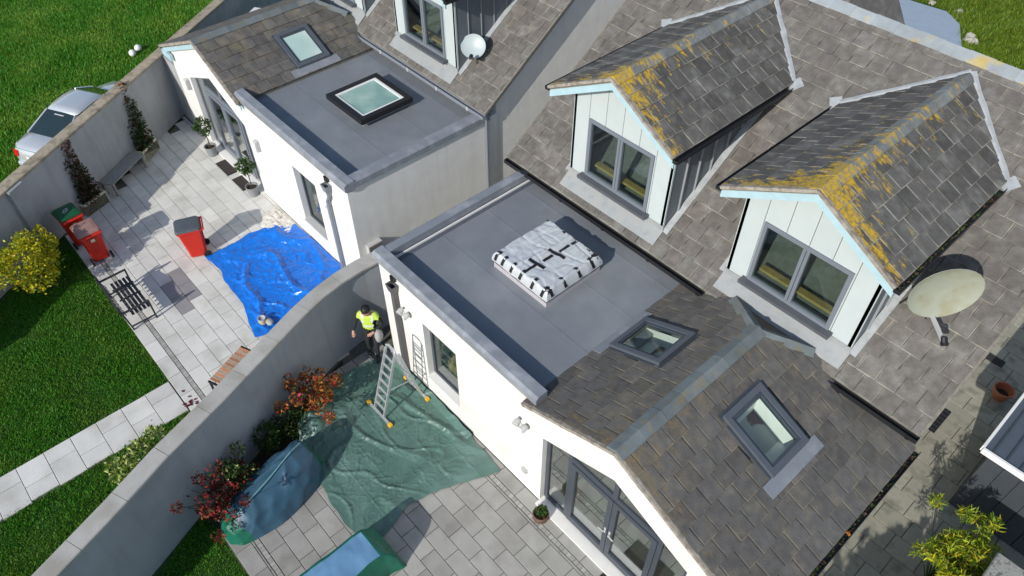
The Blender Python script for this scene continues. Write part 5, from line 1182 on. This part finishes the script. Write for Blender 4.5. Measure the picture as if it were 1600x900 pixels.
for (x0, x1, y0, y1, lb) in ((-.62, -.22, 15.62, 15.86, 'black drain grate in the yard at the roof corner'), (-.60, -.42, 12.75, 13.55, 'long black drain grate along the near house wall')):
    t = thing('drain_grate', ((x0+x1)/2, (y0+y1)/2, 0), lb, 'drain'); m = MB(); m.box(x0, x1, y0, y1, .004, .016); m.build('base', BLACKM, t)
    n = 6
    for i in range(n):
        m = MB(); yy = y0+(y1-y0)*(i+.5)/n; m.box(x0+.02, x1-.02, yy-.012, yy+.012, .016, .026); m.build('bar', mat('dark_iron', (.03, .03, .03), .6, .1, 10), t)
random.seed(9)
for i in range(14):
    x, y = -12.0+random.gauss(0, .18), 1.10+random.gauss(0, .14)
    m = MB(rot(x, y, .006, random.uniform(0, 6))); m.add([(-.05, 0, 0), (0, .028, .012), (.05, 0, .004), (0, -.028, .014)], [(0, 1, 2, 3)]); tag(m.build('fallen_leaf', LDR, fix=False), 'small fallen red leaf on the far paving near the path', 'leaf', 'fallen red leaves')
# garden shed with sheet roof
t = thing('garden_shed', (2.2, 12.6, 0), 'dark shed with slate blue sheet roof and white edge trim', 'shed')
m = MB(); m.box(.56, 4.0, 11.42, 13.9, 0, 2.05); m.build('wall', SHEDW, t)
for i in range(11): x = .56+.31*i; m = MB(); m.box(x, x+.295, 11.395, 11.418, .02, 2.04); m.build('board', mat('shed_cladding', (.045, .052, .06), .6, .08, 5, rnd=.05), t)
m = MB(); m.box(.42, 4.2, 11.16, 14.1, 2.10, 2.16); rf = m.build('roof', SHEDR, t)
for i in range(9): x = .55+.24*i; m = MB(); m.bar((x, 11.2, 2.172), (x, 14.05, 2.172), .035, .025); m.build('roof_rib', mat('roof_rib_dark', (.045, .055, .07), .5, .08, 4), rf)
for a, c in (((.40, 11.13, 2.13), (4.2, 11.13, 2.13)), ((.39, 11.16, 2.13), (.39, 14.1, 2.13))): m = MB(); m.bar(a, c, .05, .13); m.build('edge_trim', WHITE, rf)
t = thing('stone_pier', (1.9, 9.1, 0), 'rough grey stone pier at the lower right of the yard', 'pier')
m = MB(); m.box(1.52, 2.9, 8.3, 9.48, 0, 1.95); m.build('pier', STONE, t, bevel=.03)
m = MB(); m.box(1.46, 2.95, 8.25, 9.53, 1.955, 2.03); m.build('cap', STONE, t, bevel=.02)
# tall hedge standing right of the frame: it throws the shade that lies over the yard
t = thing('hedge', (1.7, 4.6, 0), 'tall evergreen hedge along the side yard', 'hedge')
bl = [((1.62+random.uniform(-.15, .2), y, z), (.6, .5, .5), 300) for y in np.arange(-.5, 6.4, .55) for z in (.5, 1.2, 1.9, 2.6 if y < 4.5 else 1.9, (3.4 if y < 2.6 else 2.9 if y < 4.5 else 2.3)+random.uniform(-.15, .15))]
leaves('foliage', bl, .2, [GD, GM], t, .6, .3); m = MB()
for y in np.arange(1.2, 7, .8): m.tube([(1.85, y, 0), (1.85, y+.05, 2.2)], [.05, .02], 6)
m.build('stem', BARK, t)
# behind the near house: rear wing roof, terrace, rocks
T = None; t = thing('rear_wing', (-6, 19, 0), 'tiled rear wing roof just showing over the near ridge', 'house wing')
m = MB(); m.prism([(-8.0, 14.6, 5.36), (-6.2, 14.6, 7.16), (-4.9, 14.6, 5.36), (-4.9, 14.6, 5.2), (-6.2, 14.6, 7.0), (-8.0, 14.6, 5.2)], (0, 1.7, 0)); m.build('roof', TILE, t)
m = MB(); m.prism([(-7.9, 14.7, 0), (-5.0, 14.7, 0), (-5.0, 14.7, 5.2), (-6.2, 14.7, 6.9), (-7.9, 14.7, 5.2)], (0, 1.4, 0)); m.build('wall', RENDER, t)
m = MB(); m.prism([(-14, 24, -.1), (-4, 24, -.1), (-5.5, 26.5, -.1), (-7.3, 28.6, -.1), (-8.15, 30.1, -.1), (-8.6, 31.0, -.1), (-9.45, 31.65, -.1), (-10.6, 31.5, -.1), (-14, 31.2, -.1)], (0, 0, .13)); tag(m.build('rear_terrace', PAVEBLUE), kind='structure')
random.seed(31)
for i, (x, y, r, lb) in enumerate(((-7.75, 30.05, .34, 'large pale rock by the rear terrace edge'), (-7.95, 30.5, .22, 'pale rock behind the large one at the terrace'), (-9.1, 32.0, .22, 'small pale rock at the far terrace corner'), (-10.2, 31.95, .2, 'small rock at the back of the rear terrace'), (-6.9, 29.2, .2, 'low rock in the rear grass'))):
    m = MB(); m.ball((x, y, .0), (r*.8, r*.6, r*.5), 12, 8, .2); tag(m.build('garden_rock', ROCKW), lb, 'rock', 'rocks around the rear terrace')

# moss and leaves lying in the gutters
zE = 6.9-.55*1.57
bl = [((-3.38+1.57+.045, y, zE-.03), (.035, .12, .02), 16) for y in np.arange(9.3, 12.5, .21)]+[((-.36, y, 4.05-.445*2.96-.04), (.04, .14, .02), 16) for y in np.arange(5.3, 9.6, .25)]
tag(leaves('gutter_debris', bl, .045, [GM, LB, GD, BARK], HA, .6, .1), kind='stuff')
tag(leaves('orange_leaf_litter', [((-.36, 7.55, 2.72), (.05, .07, .03), 7)], .085, [LO], HA, .6, .1), kind='stuff')
